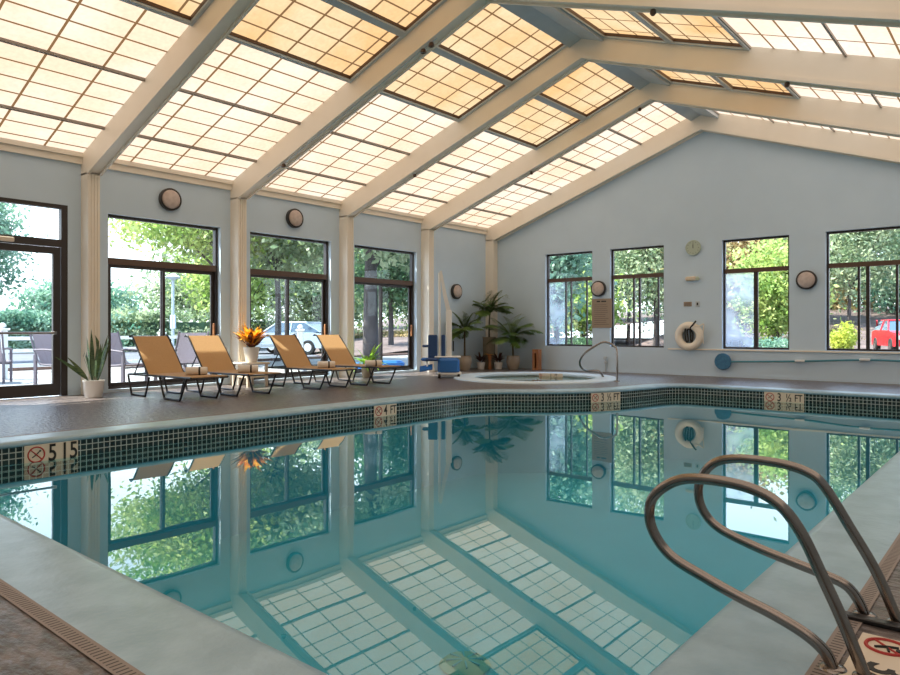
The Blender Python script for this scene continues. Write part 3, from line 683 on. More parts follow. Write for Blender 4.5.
dup(pc, (-12.15, 6.75, -.03), 'mauve sling chair with its back to the glass between the first two loungers', rz=PI + .2, scale=(1, 1.15, 1))
x, y = at(53, 12.9); dup(pc, (x, y, -.03), 'mauve sling chair in the right half of the entrance door glass', rz=.5)
x, y = at(-12, 13.4); dup(pc, (x, y, -.03), 'mauve sling chair at the left edge beyond the entrance door', rz=2.6)
fence('picket_fence', 'thick white capped fence post with rails at the left edge beyond the entrance door', (-16.47, 5.08), (-18.7, 4.3), 2, 1.02)
# blue cushions outside window 3
for (px, d, lab, rz_) in ((364, 16.2, 'blue low ottoman outside, in front of the thick tree trunk', .3), (386, 17.5, 'blue low ottoman outside, right of the thick tree trunk', 1.0)):
    x, y = at(px, d); r_ = thing('ottoman', lab, 'ottoman', (x, y, -.03), rz_)
    MB().bbox(-.42, .42, -.3, .3, .08, .26, .05).build('cushion', 'blue_plastic', r_)
    for sx_ in (-.3, .3):
        for sy in (-.2, .2): MB().box(sx_ - .02, sx_ + .02, sy - .02, sy + .02, 0, .09).build('leg', 'black_metal', r_)

# ------------------------------------------------------------------ loungers
def lounger(label, loc):
    r_ = thing('chaise_lounger', label, 'lounger', loc, group='tan sling loungers along the windows')
    W = .285; xs = 9.8        # local x = world x + 9.8
    q = lambda x: x + xs
    hinge = (-10.08, .345); top = (-10.58, .90); foot = (-8.86, .345)
    # slings
    def strip(pts, name, y=W - .01, th=.006):
        vs = []
        for x, z in pts:
            for yy in (-y, y): vs.append((q(x), yy, z + th))
        for x, z in pts:
            for yy in (-y, y): vs.append((q(x), yy, z - th))
        n = len(pts) * 2; fs = []
        for i in range(len(pts) - 1):
            a_ = 2 * i; fs += [(a_, a_ + 2, a_ + 3, a_ + 1), (n + a_, n + a_ + 1, n + a_ + 3, n + a_ + 2), (a_, n + a_, n + a_ + 2, a_ + 2), (a_ + 1, a_ + 3, n + a_ + 3, n + a_ + 1)]
        fs += [(0, 1, n + 1, n), (n - 2, 2 * n - 2, 2 * n - 1, n - 1)]
        MB().add(vs, fs).build(name, 'sling', r_)
    strip([hinge, (-9.7, .338), (-9.3, .338), foot], 'seat')
    strip([hinge, (-10.32, .63), top], 'backrest')
    # seat frame
    for sy in (-W, W):
        MB().tube([(q(-10.68), sy, .32), (q(-10.1), sy, .325), (q(foot[0]), sy, .335)], .014, 8).build('side_rail', 'black_metal', r_)
        bf = MB().tube(smooth([(q(hinge[0]), sy, .34), (q(-10.33), sy, .63), (q(-10.56), sy, .89), (q(-10.62), sy, .91), (q(-10.66), sy, .895)], 4), .013, 8).build('back_frame', 'black_metal', r_)
        # rear and front sled legs
        MB().tube(smooth([(q(-10.7), sy, .32), (q(-10.69), sy, .26), (q(-10.60), sy, .04), (q(-10.55), sy, .016), (q(-10.2), sy, .016), (q(-10.15), sy, .04), (q(-10.04), sy, .3)], 4), .0155, 8).build('leg', 'black_metal', r_)
        MB().tube(smooth([(q(-9.74), sy, .33), (q(-9.70), sy, .25), (q(-9.60), sy, .04), (q(-9.55), sy, .016), (q(-9.2), sy, .016), (q(-9.14), sy, .04), (q(-9.0), sy, .28), (q(-8.96), sy, .33)], 4), .0155, 8).build('leg', 'black_metal', r_)
        MB().tube([(q(-10.30), sy * .97, .60), (q(-10.52), sy * .97, .33)], .010, 6).build('prop', 'black_metal', r_)
    for x in (-8.86, -9.6, -10.05, -10.5, -10.69):
        MB().tube([(q(x), -W, .325), (q(x), W, .325)], .011, 6).build('crossbar', 'black_metal', r_)
    MB().tube([(q(-10.66), -W, .895), (q(-10.66), W, .895)], .012, 6).build('crossbar', 'black_metal', r_)
    return r_
LY = [(5.29, 'leftmost tan sling lounger, beside the snake plant and the first sliding window'), (6.20, 'second tan lounger from the left, just left of the orange croton'),
      (7.78, 'third tan lounger from the left, just right of the orange croton'), (8.85, 'rightmost tan lounger, in front of the bright green fern')]
l0 = lounger(LY[0][1], (-9.8, LY[0][0], 0))
for yy, lab in LY[1:]: dup(l0, (-9.8, yy, 0), lab)
def towel(label, loc, rz):
    r_ = thing('rolled_towel', label, 'towel', loc, rz, 'rolled towels on the loungers')
    mb = MB(); pts = []
    for i in range(46):
        a = i / 45 * 2 * PI * 3.2; rr = .012 + .043 * i / 45; pts.append((rr * math.cos(a), rr * math.sin(a) + .058))
    vs = [(-.15, p[0], p[1]) for p in pts] + [(.15, p[0], p[1]) for p in pts]
    mb.add(vs, [(i, i + 1, i + 47, i + 46) for i in range(45)], True)
    mb.lathe([(.045, -.149), (.058, -.145), (.0595, -.12), (.0595, .12), (.058, .145), (.045, .149)], 18, (0, 0, .058), 'x'); mb.build('cloth', 'towel', r_)
    MB().lathe([(.058, .03), (.062, .03), (.062, .055), (.058, .055)], 18, (0, 0, .058), 'x').build('band', 'black_metal', r_)
    return r_
TW = [(-9.35, 5.37, .5), (-9.25, 6.17, .5), (-9.36, 7.80, .5), (-9.05, 8.62, .5)]
tl = ['rolled cream towel with dark band on the leftmost lounger', 'rolled cream towel with dark band on the second lounger, left of the croton', 'rolled cream towel with dark band on the third lounger, right of the croton', 'rolled cream towel with dark band on the rightmost lounger']
t0 = towel(tl[0], (TW[0][0], TW[0][1], .345), .95)
for k in range(1, 4): dup(t0, (TW[k][0], TW[k][1], .345), tl[k], rz=.95)

# ------------------------------------------------------------------ plants
def leaf_strip(mb, base, dirv, length, width, droop, segs=6, fold=.0, up=Vector((0, 0, 1)), tip=.05, wpos=.35):
    d = Vector(dirv).normalized(); p = Vector(base); side = d.cross(up)
    if side.length < 1e-3: side = Vector((1, 0, 0))
    side.normalize(); vs = []; fs = []
    for i in range(segs + 1):
        t_ = i / segs; wv = width * (math.sin(PI * min(1, (t_ * (0.5 / wpos)) if t_ < wpos else .5 + .5 * (t_ - wpos) / (1 - wpos))) * .95 + tip * .2)
        vs += [p - side * wv * .5, p + side * wv * .5]
        if i < segs:
            d = (d + Vector((0, 0, -droop / segs))).normalized(); p = p + d * length / segs
            fs.append((2 * i, 2 * i + 1, 2 * i + 3, 2 * i + 2))
    mb.add(vs, fs, True)
def pot_prof(r0, r1, h, lip=.015): return [(r0 * .9, 0), (r0, .01), (r1, h - lip * 1.5), (r1 + lip * .4, h - lip), (r1 + lip * .4, h), (r1 - lip, h), (r1 - lip, h - .03)]
def soil(r_, r1, z): MB().lathe([(.001, z - .01), (r1, z - .01), (r1, z), (.001, z)], 20).build('soil', 'soil', r_)
# snake plant
rg = random.Random(4)
r_ = thing('snake_plant', 'dark spiky snake plant in a white pot beside the first column', 'potted plant', (-10.66, 4.47, 0))
MB().lathe(pot_prof(.12, .145, .26), 28).build('pot', 'white_pot', r_); soil(r_, .13, .245)
for k in range(22):
    a = rg.uniform(0, 2 * PI); tl_ = rg.uniform(.06, .42) if k < 15 else rg.uniform(.5, .95)
    if k >= 15: a = PI * 1.15 + rg.uniform(-.7, .6)
    mb = MB(); leaf_strip(mb, (math.cos(a) * .06, math.sin(a) * .06, .24), (math.cos(a) * tl_, math.sin(a) * tl_, 1), rg.uniform(.5, .8) if k < 15 else rg.uniform(.45, .65), .06, (.1 if k < 15 else .35), 7, wpos=.4, up=Vector((rg.uniform(-.5, 1), rg.uniform(-1, .3), .1)))
    mb.v = [(max(v[0], -.34), min(v[1], .14 if v[0] < -.25 else 9), v[2]) for v in mb.v]; mb.build('leaf', 'snake', r_)
# side table + croton
r_ = thing('side_table', 'small tan side table under the orange croton', 'table', (-10.72, 7.16, 0))
MB().bbox(-.27, .27, -.2, .27, .39, .425, .01).build('table_top', 'marker', r_)
for sx_ in (-.22, .22):
    for sy in (-.16, .22): MB().box(sx_ - .02, sx_ + .02, sy - .02, sy + .02, 0, .39).build('leg', 'marker', r_)
MB().box(-.22, .22, -.15, .2, .16, .18).build('shelf', 'marker', r_)
r_ = thing('croton_plant', 'orange and yellow croton in a white pot on the small table', 'potted plant', (-10.72, 7.22, .425))
MB().lathe(pot_prof(.10, .14, .27), 28).build('pot', 'white_pot', r_); soil(r_, .12, .255)
for k in range(95):
    a = rg.uniform(0, 2 * PI); tl_ = rg.uniform(.15, 1.5); zz = .25 + rg.uniform(0, .16)
    mb = MB(); leaf_strip(mb, (math.cos(a) * .05, math.sin(a) * .05, zz), (math.cos(a) * tl_, math.sin(a) * tl_, 1), rg.uniform(.22, .40), .085, rg.uniform(.2, .9), 5, wpos=.5)
    dark = (tl_ > .9 and zz < .33) or rg.random() < .18
    mb.build('leaf', 'croton_dark' if dark else 'croton', r_)
# fern
r_ = thing('fern', 'bright green fern in a pot behind the rightmost lounger', 'potted plant', (-10.72, 10.05, 0))
MB().lathe(pot_prof(.11, .14, .26), 24).build('pot', 'beige_pot', r_); soil(r_, .12, .24)
for k in range(60):
    a = rg.uniform(0, 2 * PI); tl_ = rg.uniform(.3, 1.6)
    mb = MB(); leaf_strip(mb, (0, 0, .24), (math.cos(a) * tl_, math.sin(a) * tl_, 1), rg.uniform(.35, .62), .06, rg.uniform(.6, 1.6), 6, wpos=.5); mb.v = [(max(v[0], -.29), v[1], v[2]) for v in mb.v]; mb.build('frond', 'fern', r_)
def frond(mb, base, az, elev, length, droop, nl, ll):
    d = Vector((math.cos(az) * math.cos(elev), math.sin(az) * math.cos(elev), math.sin(elev))); p = Vector(base); pts = [p.copy()]
    n = 10
    for i in range(n):
        d = (d + Vector((0, 0, -droop / n))).normalized(); p = p + d * length / n; pts.append(p.copy())
    mb.tube(pts, [.008 * (1 - .7 * i / n) for i in range(n + 1)], 5)
    for i in range(nl):
        t_ = .18 + .8 * i / nl; f = t_ * n; j = min(int(f), n - 1); q = pts[j].lerp(pts[j + 1], f - j); dd = (pts[j + 1] - pts[j]).normalized()
        sd = dd.cross(Vector((0, 0, 1))).normalized()
        for s_ in (-1, 1):
            L_ = ll * math.sin(PI * (.12 + .85 * t_)) * rg.uniform(.85, 1.1)
            leaf_strip(mb, q, dd * .8 + sd * s_ * 1.0 + Vector((0, 0, .15)), L_, .04, .8, 4, wpos=.4)
def palm(label, loc, pot, pr, ph, th, fl, nf, seed, trk=.022, side=0.0, pm='beige_pot', bias=None):
    global rg; rg = random.Random(seed)
    r_ = thing('potted_palm', label, 'potted plant', loc, group='potted palms in the corner')
    if pot == 'round': MB().lathe([(pr * .62, 0), (pr * .8, .06), (pr, ph * .55), (pr * .98, ph * .8), (pr * .9, ph - .02), (pr * .93, ph), (pr * .8, ph), (pr * .78, ph - .04)], 28).build('pot', pm, r_)
    else: MB().lathe([(pr * .8, 0), (pr * .82, .02), (pr, ph - .04), (pr * 1.05, ph - .03), (pr * 1.05, ph), (pr * .9, ph), (pr * .9, ph - .04)], 28).build('pot', pm, r_)
    soil(r_, pr * .78, ph - .03)
    MB().tube(smooth([(0, 0, ph - .05), (side * .3, 0, ph + th * .5), (side, side * .3, ph + th)], 5), [trk * (1.2 - .04 * i) for i in range(11)], 8).build('trunk', 'palm_trunk', r_)
    for k in range(nf):
        az = 2 * PI * k / nf + rg.uniform(-.25, .25); el = rg.uniform(.35, 1.45)
        mb = MB(); frond(mb, (side, side * .3, ph + th), az, el, fl * rg.uniform(.8, 1.1), rg.uniform(.9, 1.7), 18, fl * .42); mb.v = [(max(v[0], X0 + (.30 if pot == 'tall' else .02) - loc[0]), min(v[1], Y1 - (.23 if pot == 'tall' else .02) - loc[1]), v[2]) for v in mb.v]; mb.build('frond', 'palm', r_)
    return r_
palm('potted palm in a round beige pot beside the white pool lift', (-10.85, 13.45, 0), 'round', .175, .36, .60, .60, 20, 11)
palm('tallest potted palm in a high woven planter in the room corner', (-10.82, 14.42, 0), 'tall', .17, .82, .62, .74, 22, 12, .02, side=.02, pm='wicker')
palm('potted palm in a round beige pot on the right of the corner group', (-10.12, 14.50, 0), 'round', .175, .35, .42, .82, 20, 13, side=-.03)
def redplant(label, x, y, seed):
    g = random.Random(seed); r_ = thing('red_leaf_plant', label, 'potted plant', (x, y, 0), group='small dark red plants in the corner')
    MB().lathe(pot_prof(.085, .105, .18), 22).build('pot', 'white_pot', r_); soil(r_, .09, .165)
    for k in range(34):
        a = g.uniform(0, 2 * PI); tl_ = g.uniform(.2, 1.3)
        mb = MB(); leaf_strip(mb, (math.cos(a) * .03, math.sin(a) * .03, .16 + g.uniform(0, .1)), (math.cos(a) * tl_, math.sin(a) * tl_, 1), g.uniform(.16, .30), .05, .7, 5, wpos=.5); mb.build('leaf', 'red_leaf', r_)
redplant('small dark red plant in a white pot, left of the woven planter', -10.78, 14.02, 1)
redplant('small dark red plant in a white pot, right of the woven planter', -10.42, 14.28, 2)
r_ = thing('bromeliad', 'orange-topped plant in a thin stand before the woven planter', 'potted plant', (-10.58, 14.13, 0))
MB().lathe([(.04, 0), (.045, .01), (.03, .2), (.05, .34), (.055, .38), (.045, .38)], 16).build('pot', 'cedar', r_)
for k in range(18):
    a = rg.uniform(0, 2 * PI); mb = MB(); leaf_strip(mb, (0, 0, .36), (math.cos(a), math.sin(a), .45), rg.uniform(.14, .26), .045, .5, 5, wpos=.5); mb.build('leaf', 'croton', r_)
# cedar post box
r_ = thing('cedar_box', 'upright reddish cedar box against the back wall right of the palms', 'box', (-9.55, 14.72, 0), .1)
mb = MB()
mb.box(-.085, .085, .07, .09, 0, .5).box(-.085, -.065, -.09, .07, 0, .5).box(.065, .085, -.09, .07, 0, .5).box(-.065, -.02, -.09, -.07, 0, .5).box(.03, .065, -.09, -.07, 0, .5).box(-.02, .03, -.09, -.07, 0, .06).box(-.02, .03, -.09, -.07, .42, .5)
mb.build('carcass', 'cedar', r_); MB().box(-.09, .09, -.095, .095, .5, .515).build('lid', 'cedar', r_)

# ------------------------------------------------------------------ pool lift
lx, ly = at(449, 14.55)
r_ = thing('pool_lift', 'blue and white pool lift chair with leaning white arm', 'pool lift', (lx, ly, 0), A_)   # local x = image right, y = away
MB().bbox(-.26, .26, -.16, .3, .06, .12, .02).build('base', 'white', r_)
for xx in (-.2, .2):
    for yy in (-.12, .26): MB().lathe([(.01, -.025), (.05, -.025), (.055, 0), (.05, .025), (.01, .025)], 14, (xx, yy, .055), 'x').build('wheel', 'black_metal', r_)
MB().bbox(-.235, .22, -.17, .1, .09, .42, .05).build('battery_cover', 'blue_plastic', r_)
MB().bbox(-.30, .25, -.1, .24, .42, .455, .012).build('top_plate', 'white', r_)
MB().bbox(-.07, .06, .05, .17, .42, 1.42, .02).build('mast', 'white', r_)
MB().tube([(-.0, .11, 1.36), (-.09, .05, 1.75), (-.175, 0, 2.24)], [.065, .055, .035], 4).build('lift_arm', 'white', r_)
MB().tube([(-.2, .02, .44), (-.2, .02, 2.2)], .028, 8).build('hanging_rod', 'white', r_)
MB().bbox(.075, .105, .02, .06, .55, .78, .01).build('control_handle', 'black_metal', r_)
MB().bbox(-.44, -.24, -.05, 0.0, .40, .90, .02).build('backrest', 'navy', r_)
MB().bbox(-.16, -.08, -.02, .04, .42, .90, .015).build('side_pad', 'navy', r_)
MB().bbox(-.56, -.42, -.12, .1, .64, .69, .02).build('armrest', 'navy', r_)
MB().bbox(-.5, -.22, -.3, .04, .36, .42, .02).build('seat', 'navy', r_)
fp = MB().add([(-.60, -.38, .17), (-.34, -.38, .22), (-.34, -.2, .30), (-.60, -.2, .25), (-.60, -.38, .14), (-.34, -.38, .19), (-.34, -.2, .2), (-.60, -.2, .2)], [(0, 1, 2, 3), (4, 7, 6, 5), (0, 4, 5, 1), (1, 5, 6, 2), (2, 6, 7, 3), (3, 7, 4, 0)]).build('footrest', 'blue_plastic', r_)
MB().bbox(-.58, -.40, -.3, -.1, .36, .43, .03).build('arm_pad', 'blue_plastic', r_)
MB().tube([(-.45, -.28, .25), (-.45, -.2, .38)], .02, 8).tube([(-.4, 0, .4), (-.1, .05, .44)], .025, 8).build('link_bar', 'white', r_)

# ------------------------------------------------------------------ grab rails at the pool edge
R1 = [(-0.37, 0.0), (-0.43, 0.15), (-0.48, 0.26), (-0.54, 0.385), (-0.60, 0.46), (-0.68, 0.498), (-0.79, 0.51), (-0.90, 0.50), (-0.975, 0.46), (-1.02, 0.40), (-1.015, 0.315), (-0.95, 0.235), (-0.83, 0.185), (-0.72, 0.148), (-0.62, 0.12), (-0.53, 0.085), (-0.475, 0.045), (-0.455, 0.0)]
def rail(label, y, pts, rad=.0178):
    r_ = thing('grab_rail', label, 'handrail', (-.41, y, 0), group='steel grab rails')
    MB().tube(smooth([(x + .41, 0, z) for x, z in pts], 6), rad, 16).build('tube', 'steel', r_)
    for x in (pts[0][0], pts[-1][0]): MB().lathe([(.017, .012), (.034, .010), (.04, .002), (.04, 0)], 20, (x + .41, 0, 0)).build('escutcheon', 'steel', r_)
    return r_
rail('nearer looped stainless grab rail at the pool edge, bottom right', 2.29, R1)
R2 = [(-0.355, 0.0), (-0.42, 0.16), (-0.50, 0.30), (-0.58, 0.432), (-0.64, 0.48), (-0.74, 0.50), (-0.88, 0.50), (-0.97, 0.475), (-1.02, 0.42), (-1.04, 0.35), (-1.02, 0.275), (-0.955, 0.215), (-0.82, 0.17), (-0.69, 0.14), (-0.59, 0.118), (-0.515, 0.095), (-0.475, 0.05), (-0.455, 0.0)]
rail('farther looped stainless grab rail, just behind the nearer one', 2.79, R2)
r_ = tag(MB().bbox(-.52, .3, 2.715, 2.755, 0.0, .018, .004).build('dark_strip', 'black_metal'), 'dark strip lying on the deck below the farther grab rail', 'metal strip')  # thin flat black strip along the deck by the farther rail
# spa rail
r_ = thing('spa_rail', 'steel hand rail standing beside the round spa', 'handrail', (-6.55, 12.75, 0))
sp = [(617, 381.5), (617, 352), (614, 346), (609, 343), (602, 342.5), (592, 348), (584, 354), (580, 361), (581, 367), (586, 370.5), (594, 370.5), (600, 372), (604, 377.5)]
dsp = 13.6; pts = []
for k, (px, py) in enumerate(sp):
    d = 13.55 + .75 * min(1, k / (len(sp) - 1) * 1.2); q = at(px, d); pts.append((q[0] + 6.55, q[1] - 12.75, max(0.0, 1 - (py - 330) / f_ * d)))
pts[0] = (pts[0][0], pts[0][1], 0.0); pts[-1] = (pts[-1][0], pts[-1][1], 0.0)
MB().tube(smooth(pts, 5), .021, 10).build('tube', 'steel', r_)
for q in (pts[0], pts[-1]): MB().lathe([(.022, .015), (.05, .012), (.055, 0)], 18, q).build('escutcheon', 'steel', r_)
# hose tap on back wall
r_ = thing('wall_valve', 'small grey valve on a pipe low on the back wall behind the spa rail', 'valve', (-7.83, 15.06, 0))
MB().tube([(0, 0, .02), (0, 0, .36)], .014, 8).build('pipe', 'grey_paint', r_); MB().lathe([(.01, -.03), (.04, -.02), (.045, 0), (.04, .02), (.01, .03)], 14, (0, -.03, .33), 'y').build('handwheel', 'grey_paint', r_)
MB().bbox(-.03, .03, -.04, .03, .2, .26, .01).build('valve_body', 'grey_paint', r_)

# ------------------------------------------------------------------ wall fixtures
def wlight(label, loc, rz, r0=.19):
    r_ = thing('wall_light', label, 'wall light', loc, rz, 'round wall lights')     # local -y faces the room
    MB().lathe([(r0 * .7, 0), (r0 * .98, 0), (r0, .02), (r0, .075), (r0 * .9, .085), (r0 * .84, .075), (r0 * .8, .06)], 36, (0, 0, 0), 'y').build('rim', 'lamp_rim', r_)
    MB().lathe([(.001, .02), (r0 * .84, .03), (r0 * .84, .08), (r0 * .72, .105), (r0 * .45, .125), (.001, .132)], 36, (0, 0, 0), 'y').build('cover', 'lamp_face', r_)
    return r_
w0 = wlight('round wall light high above the first sliding window', (X0, 5.98, 3.22), PI / 2)
dup(w0, (X0, 8.58, 3.22), 'round wall light high above the second sliding window')
dup(w0, (X0, 13.63, 1.98), 'round wall light between the pool lift and the palms')
dup(w0, (-8.02, Y1, 1.99), 'round wall light above the tan notice sign', rz=0)
dup(w0, (-3.46, Y1, 1.99), 'round wall light between the third and fourth back windows', rz=0)
r_ = thing('wall_clock', 'round cream wall clock high on the back wall', 'clock', (-5.73, Y1, 2.80))
MB().lathe([(.12, 0), (.165, 0), (.17, .02), (.165, .045), (.15, .05), (.145, .04)], 36, (0, 0, 0), 'y').build('case', 'clock_rim', r_)
fc = MB().lathe([(.001, .01), (.148, .01), (.148, .036), (.001, .036)], 36, (0, 0, 0), 'y').build('dial', 'clock_face', r_)
MB().box(-.004, .004, -.042, -.038, -.01, .10).build('minute_hand', 'black', r_); MB().box(-.006, .006, -.045, -.041, -.01, .07).build('hour_hand', 'black', r_)
mb = MB()
for k in range(12):
    a = k * PI / 6; rot = Matrix.Rotation(a, 3, 'Y'); mb.box(-.004, .004, -.041, -.037, .115, .135, rot, (0, 0, 0))
mb.build('hour_marks', 'black', r_)
r_ = thing('emergency_light', 'small cream emergency light below the wall clock', 'emergency light', (-5.75, Y1, 2.12))
MB().bbox(-.14, .10, -.09, 0, -.04, .05, .02).build('housing', 'clock_face', r_); MB().lathe([(.02, 0), (.04, .01), (.045, .05), (.03, .06)], 16, (.13, -.03, .0), 'y').build('lamp_head', 'clock_rim', r_)
r_ = thing('notice_plate', 'small grey wall plate left of the square switch', 'wall plate', (-5.86, Y1, 1.57))
MB().bbox(-.09, .09, -.012, 0, -.05, .05, .004).build('plate', 'sign', r_)
mb = MB()
for k in range(3): mb.box(-.07, .07, -.014, -.012, -.03 + k * .025, -.022 + k * .025)
mb.build('print', 'black', r_)
r_ = thing('light_switch', 'small square dark switch right of the grey wall plate', 'switch', (-5.64, Y1, 1.57))
MB().bbox(-.045, .045, -.014, 0, -.06, .06, .004).build('plate', 'grey_paint', r_); MB().bbox(-.018, .018, -.02, -.013, -.03, .03, .003).build('toggle', 'black', r_)
# sign
r_ = thing('notice_sign', 'tan rectangular notice sign below the round wall light', 'sign', (-7.95, Y1, 1.40))
MB().bbox(-.265, .265, -.018, 0, -.35, .35, .004).build('board', 'sign', r_)
mb = MB(); mb.box(-.13, -.04, -.02, -.018, .27, .30).box(-.01, .12, -.02, -.018, .27, .30); mb.build('title_line', 'black', r_)
g = random.Random(3); mb = MB()
for k in range(11):
    z = .20 - k * .047; mb.box(-.2, .0 + g.uniform(.1, .2), -.0195, -.018, z, z + .008)
mb.build('text_lines', 'brown_frame', r_)
# life ring
r_ = thing('life_ring', 'white life ring with black rope hanging on the back wall', 'life ring', (-5.80, Y1 - .085, .865))
n = 48; MB().tube([(.235 * math.cos(2 * PI * i / n), 0, .235 * math.sin(2 * PI * i / n)) for i in range(n)], .082, 14, closed=True).build('ring', 'ring', r_)
MB().tube(smooth([(-.06, -.05, .19), (-.08, -.02, .05), (-.06, 0, -.12), (-.02, 0, -.1), (-.03, -.02, .12), (.03, -.02, .14), (.04, 0, -.1), (.07, 0, -.12), (.09, -.02, .06), (.05, -.05, .17), (.12, -.09, .25), (.17, -.05, .33)], 6), .018, 7).build('rope', 'rope', r_)
MB().tube(smooth([(.14, -.09, .20), (.26, -.06, .23), (.33, -.02, .26), (.31, 0, .1), (.31, 0, -.16)], 5), .012, 6).build('grab_line', 'ring', r_)
# pole with blue disc
zd = lambda x: .345 + (x + 4.72) * .03
r_ = thing('pool_brush_pole', 'long teal pole with round blue disc hung along the back wall', 'pool pole', (-5.07, Y1 - .09, .33))
MB().lathe([(.001, -.02), (.165, -.018), (.178, 0), (.165, .018), (.001, .02)], 32, (0, 0, 0), 'y').build('disc', 'net_blue', r_)
MB().tube(smooth([(.1, 0, .0), (1.4, 0, .045), (2.6, 0, .105), (3.3, 0, .10), (4.8, 0, .08)], 6), .019, 10).build('pole', 'pole_blue', r_)
for k, (xx, zz) in enumerate(((-3.57, .385), (-2.45, .44))):
    r_ = thing('pole_hook', ('white wall hook holding the teal pole, nearer the disc', 'white wall hook holding the teal pole, nearer the red car window')[k], 'hook', (xx, Y1, zz))
    MB().bbox(-.09, .09, -.12, 0, -.018, .022, .008).build('bracket', 'white', r_)
# ------------------------------------------------------------------ depth markers
def marker(label, loc, rotz, wdt, h, txt, group='pool depth markers', flat_=False, tx=None):
    r_ = thing('depth_marker', label, 'depth marker', loc, rotz, group)    # local: x to the right, z up, faces -y
    B = Matrix.Rotation(PI / 2, 4, 'X')
    if flat_:
        r_.rotation_euler = (-PI / 2, 0, rotz)
    MB().bbox(-wdt / 2, wdt / 2, -.006, 0, -h, 0, .002).build('tile', 'marker', r_)
    rr = h * .38; cx = -wdt / 2 + h * .55
    n = 28; mb = MB(); mb.tube([(cx + rr * math.cos(2 * PI * i / n), -.008, -h / 2 + rr * math.sin(2 * PI * i / n)) for i in range(n)], h * .035, 6, closed=True)
    mb.tube([(cx - rr * .7, -.008, -h / 2 + rr * .7), (cx + rr * .7, -.008, -h / 2 - rr * .7)], h * .03, 6); mb.build('prohibition_ring', 'red', r_)
    mb = MB(); mb.tube([(cx - rr * .5, -.009, -h / 2 - rr * .35), (cx, -.009, -h / 2), (cx + rr * .35, -.009, -h / 2 + rr * .35)], h * .028, 5); mb.lathe([(.001, 0), (h * .05, 0), (h * .05, .002), (.001, .002)], 10, (cx + rr * .45, -.007, -h / 2 + rr * .45), 'y')
    mb.tube([(cx, -.009, -h / 2), (cx + rr * .4, -.009, -h / 2 - rr * .35)], h * .02, 5); mb.build('diver_symbol', 'black', r_)
    for (s_, cx_, sz, m_) in tx: text(s_, sz, r_, m_, Matrix.Translation((cx_, -.0085, -h * .52)) @ B @ Matrix.Diagonal((.72, 1, 1, 1)))
    return r_
marker('depth marker reading 5 and 15 on the left pool wall', (-6.962, 2.545, -.045), PI / 2, .46, .18, '', tx=[('5', .005, .22, 'black'), ('15', .15, .22, 'black')])
marker('depth marker reading 4 FT on the left pool wall before the loungers', (-6.962, 6.86, -.045), PI / 2, .44, .16, '', tx=[('4', .0, .19, 'black'), ('FT', .15, .16, 'black')])
mx_, my_ = (-5.66 - 5.22) / 2, (10.24 + 10.95) / 2
i0 = int(np.argmin(np.hypot(OL[:, 0] + 5.47, OL[:, 1] - 10.6)))
tg = OL[i0 + 1] - OL[i0 - 1]; ang = math.atan2(tg[1], tg[0])
marker('depth marker reading 3 1/2 FT on the curved pool wall by the spa', (OL[i0, 0] + .012 * math.sin(ang), OL[i0, 1] - .012 * math.cos(ang) , -.045), ang, .60, .155, '', tx=[('3', -.07, .19, 'black'), ('½', .07, .17, 'black'), ('FT', .215, .16, 'black')])
marker('depth marker reading 3 1/2 FT on the straight far pool wall', (-3.21, 12.462, -.045), 0, .62, .17, '', tx=[('3', -.07, .19, 'black'), ('½', .08, .17, 'black'), ('FT', .225, .16, 'black')])
# deck marker tile by the grab rails (lies flat, read from the pool side)
r_ = thing('depth_marker', 'cream no-diving tile set in the deck beside the grab rails', 'depth marker', (-.2, 2.38, .001), 0, 'pool depth markers')
MB().bbox(-.235, .14, -.5, .245, 0, .005, .0015).build('tile', 'marker', r_)
cx, cy = -.155, .165; n = 28; mb = MB(); mb.tube([(cx + .057 * math.cos(2 * PI * i / n), cy + .057 * math.sin(2 * PI * i / n), .006) for i in range(n)], .006, 6, closed=True)
mb.tube([(cx - .04, cy + .04, .006), (cx + .04, cy - .04, .006)], .004, 6); mb.build('prohibition_ring', 'red', r_)
mb = MB(); mb.tube([(cx - .03, cy - .02, .007), (cx, cy, .007), (cx + .03, cy + .01, .007)], .005, 5).tube([(cx, cy, .007), (cx + .01, cy - .035, .007)], .004, 5).lathe([(.001, .005), (.01, .005), (.01, .009), (.001, .009)], 10, (cx + .035, cy - .012, 0)); mb.build('diver_symbol', 'black', r_)
text('3', .17, r_, 'black', Matrix.Translation((-.13, -.01, .006)) @ Matrix.Rotation(-PI / 2, 4, 'Z'))
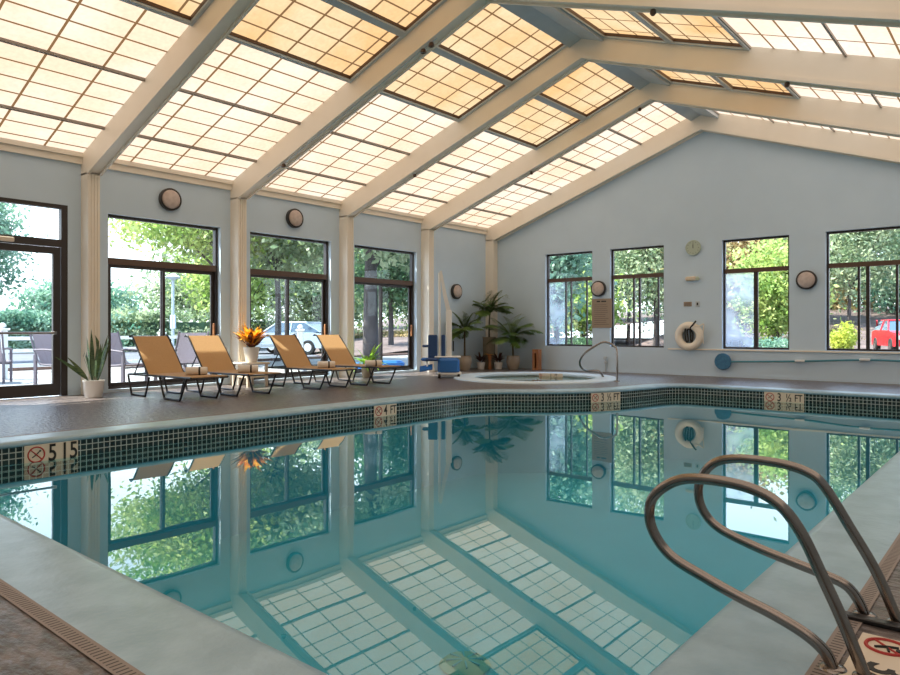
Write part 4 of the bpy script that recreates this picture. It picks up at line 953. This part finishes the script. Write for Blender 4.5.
text('FT', .15, r_, 'black', Matrix.Translation((-.13, -.22, .006)) @ Matrix.Rotation(-PI / 2, 4, 'Z'))
# spa marker
a0 = math.radians(106); a1 = a0
q = (SC[0] + 1.225 * math.cos(a0), SC[1] + 1.225 * math.sin(a0))
marker('long depth marker on the far inner wall of the round spa', (q[0] - .0, q[1] + .0, .025), a0 - PI / 2, .55, .07, '', tx=[('3', .0, .08, 'black'), ('FT', .12, .08, 'black')])
# pool fittings
r_ = thing('pool_drain', 'round green drain cover on the pool floor', 'drain', (-3.04, 3.77, -1.34)); MB().lathe([(.17, 0), (.18, .01), (.15, .035), (.05, .05), (.001, .05)], 28).build('cover', 'drain', r_)
mb = MB()
for k in range(8):
    a = k * PI / 4; mb.box(.03, .13, -.006, .006, .04, .052, Matrix.Rotation(a, 3, 'Z'), (0, 0, 0))
mb.build('slots', 'plaster', r_)
# rafter conduit and spot heads
zb3 = lambda x: zroof(x) - DV - .03
r_ = thing('conduit', 'dark conduit with small spot heads along the second rafter from the left', 'conduit', (0, 7.2, 0))
MB().tube([(-10.2, 0, zb3(-10.2) - .012), (-6.3, 0, zb3(-6.3) - .012)], .008, 6).build('pipe', 'grey_paint', r_)
for x in (-9.75, -6.55, -6.4):
    MB().lathe([(.01, .0), (.03, -.01), (.045, -.06), (.035, -.065), (.001, -.05)], 12, (x, 0, zb3(x) - .005)).build('spot_head', 'brown_frame', r_)
for k, (i, x, lab) in enumerate(((5, -9.2, 'small brown sprinkler head under the third rafter from the left'), (6, -8.2, 'small brown sprinkler head under the fourth rafter, left of the ridge'), (6, -5.75, 'small brown sprinkler head under the fourth rafter at the ridge'), (4, -3.2, 'small brown sprinkler head at the upper right rafter'), (5, -2.5, 'small brown sprinkler head on the right slope of the third rafter'))):
    r_ = thing('sprinkler_head', lab, 'sprinkler', (x, RY[i] + RW / 2, zb3(x) + .01), 0, 'sprinkler heads')
    MB().lathe([(.01, .0), (.03, -.01), (.035, -.05), (.02, -.07), (.001, -.07)], 12).build('head', 'brown_frame', r_)
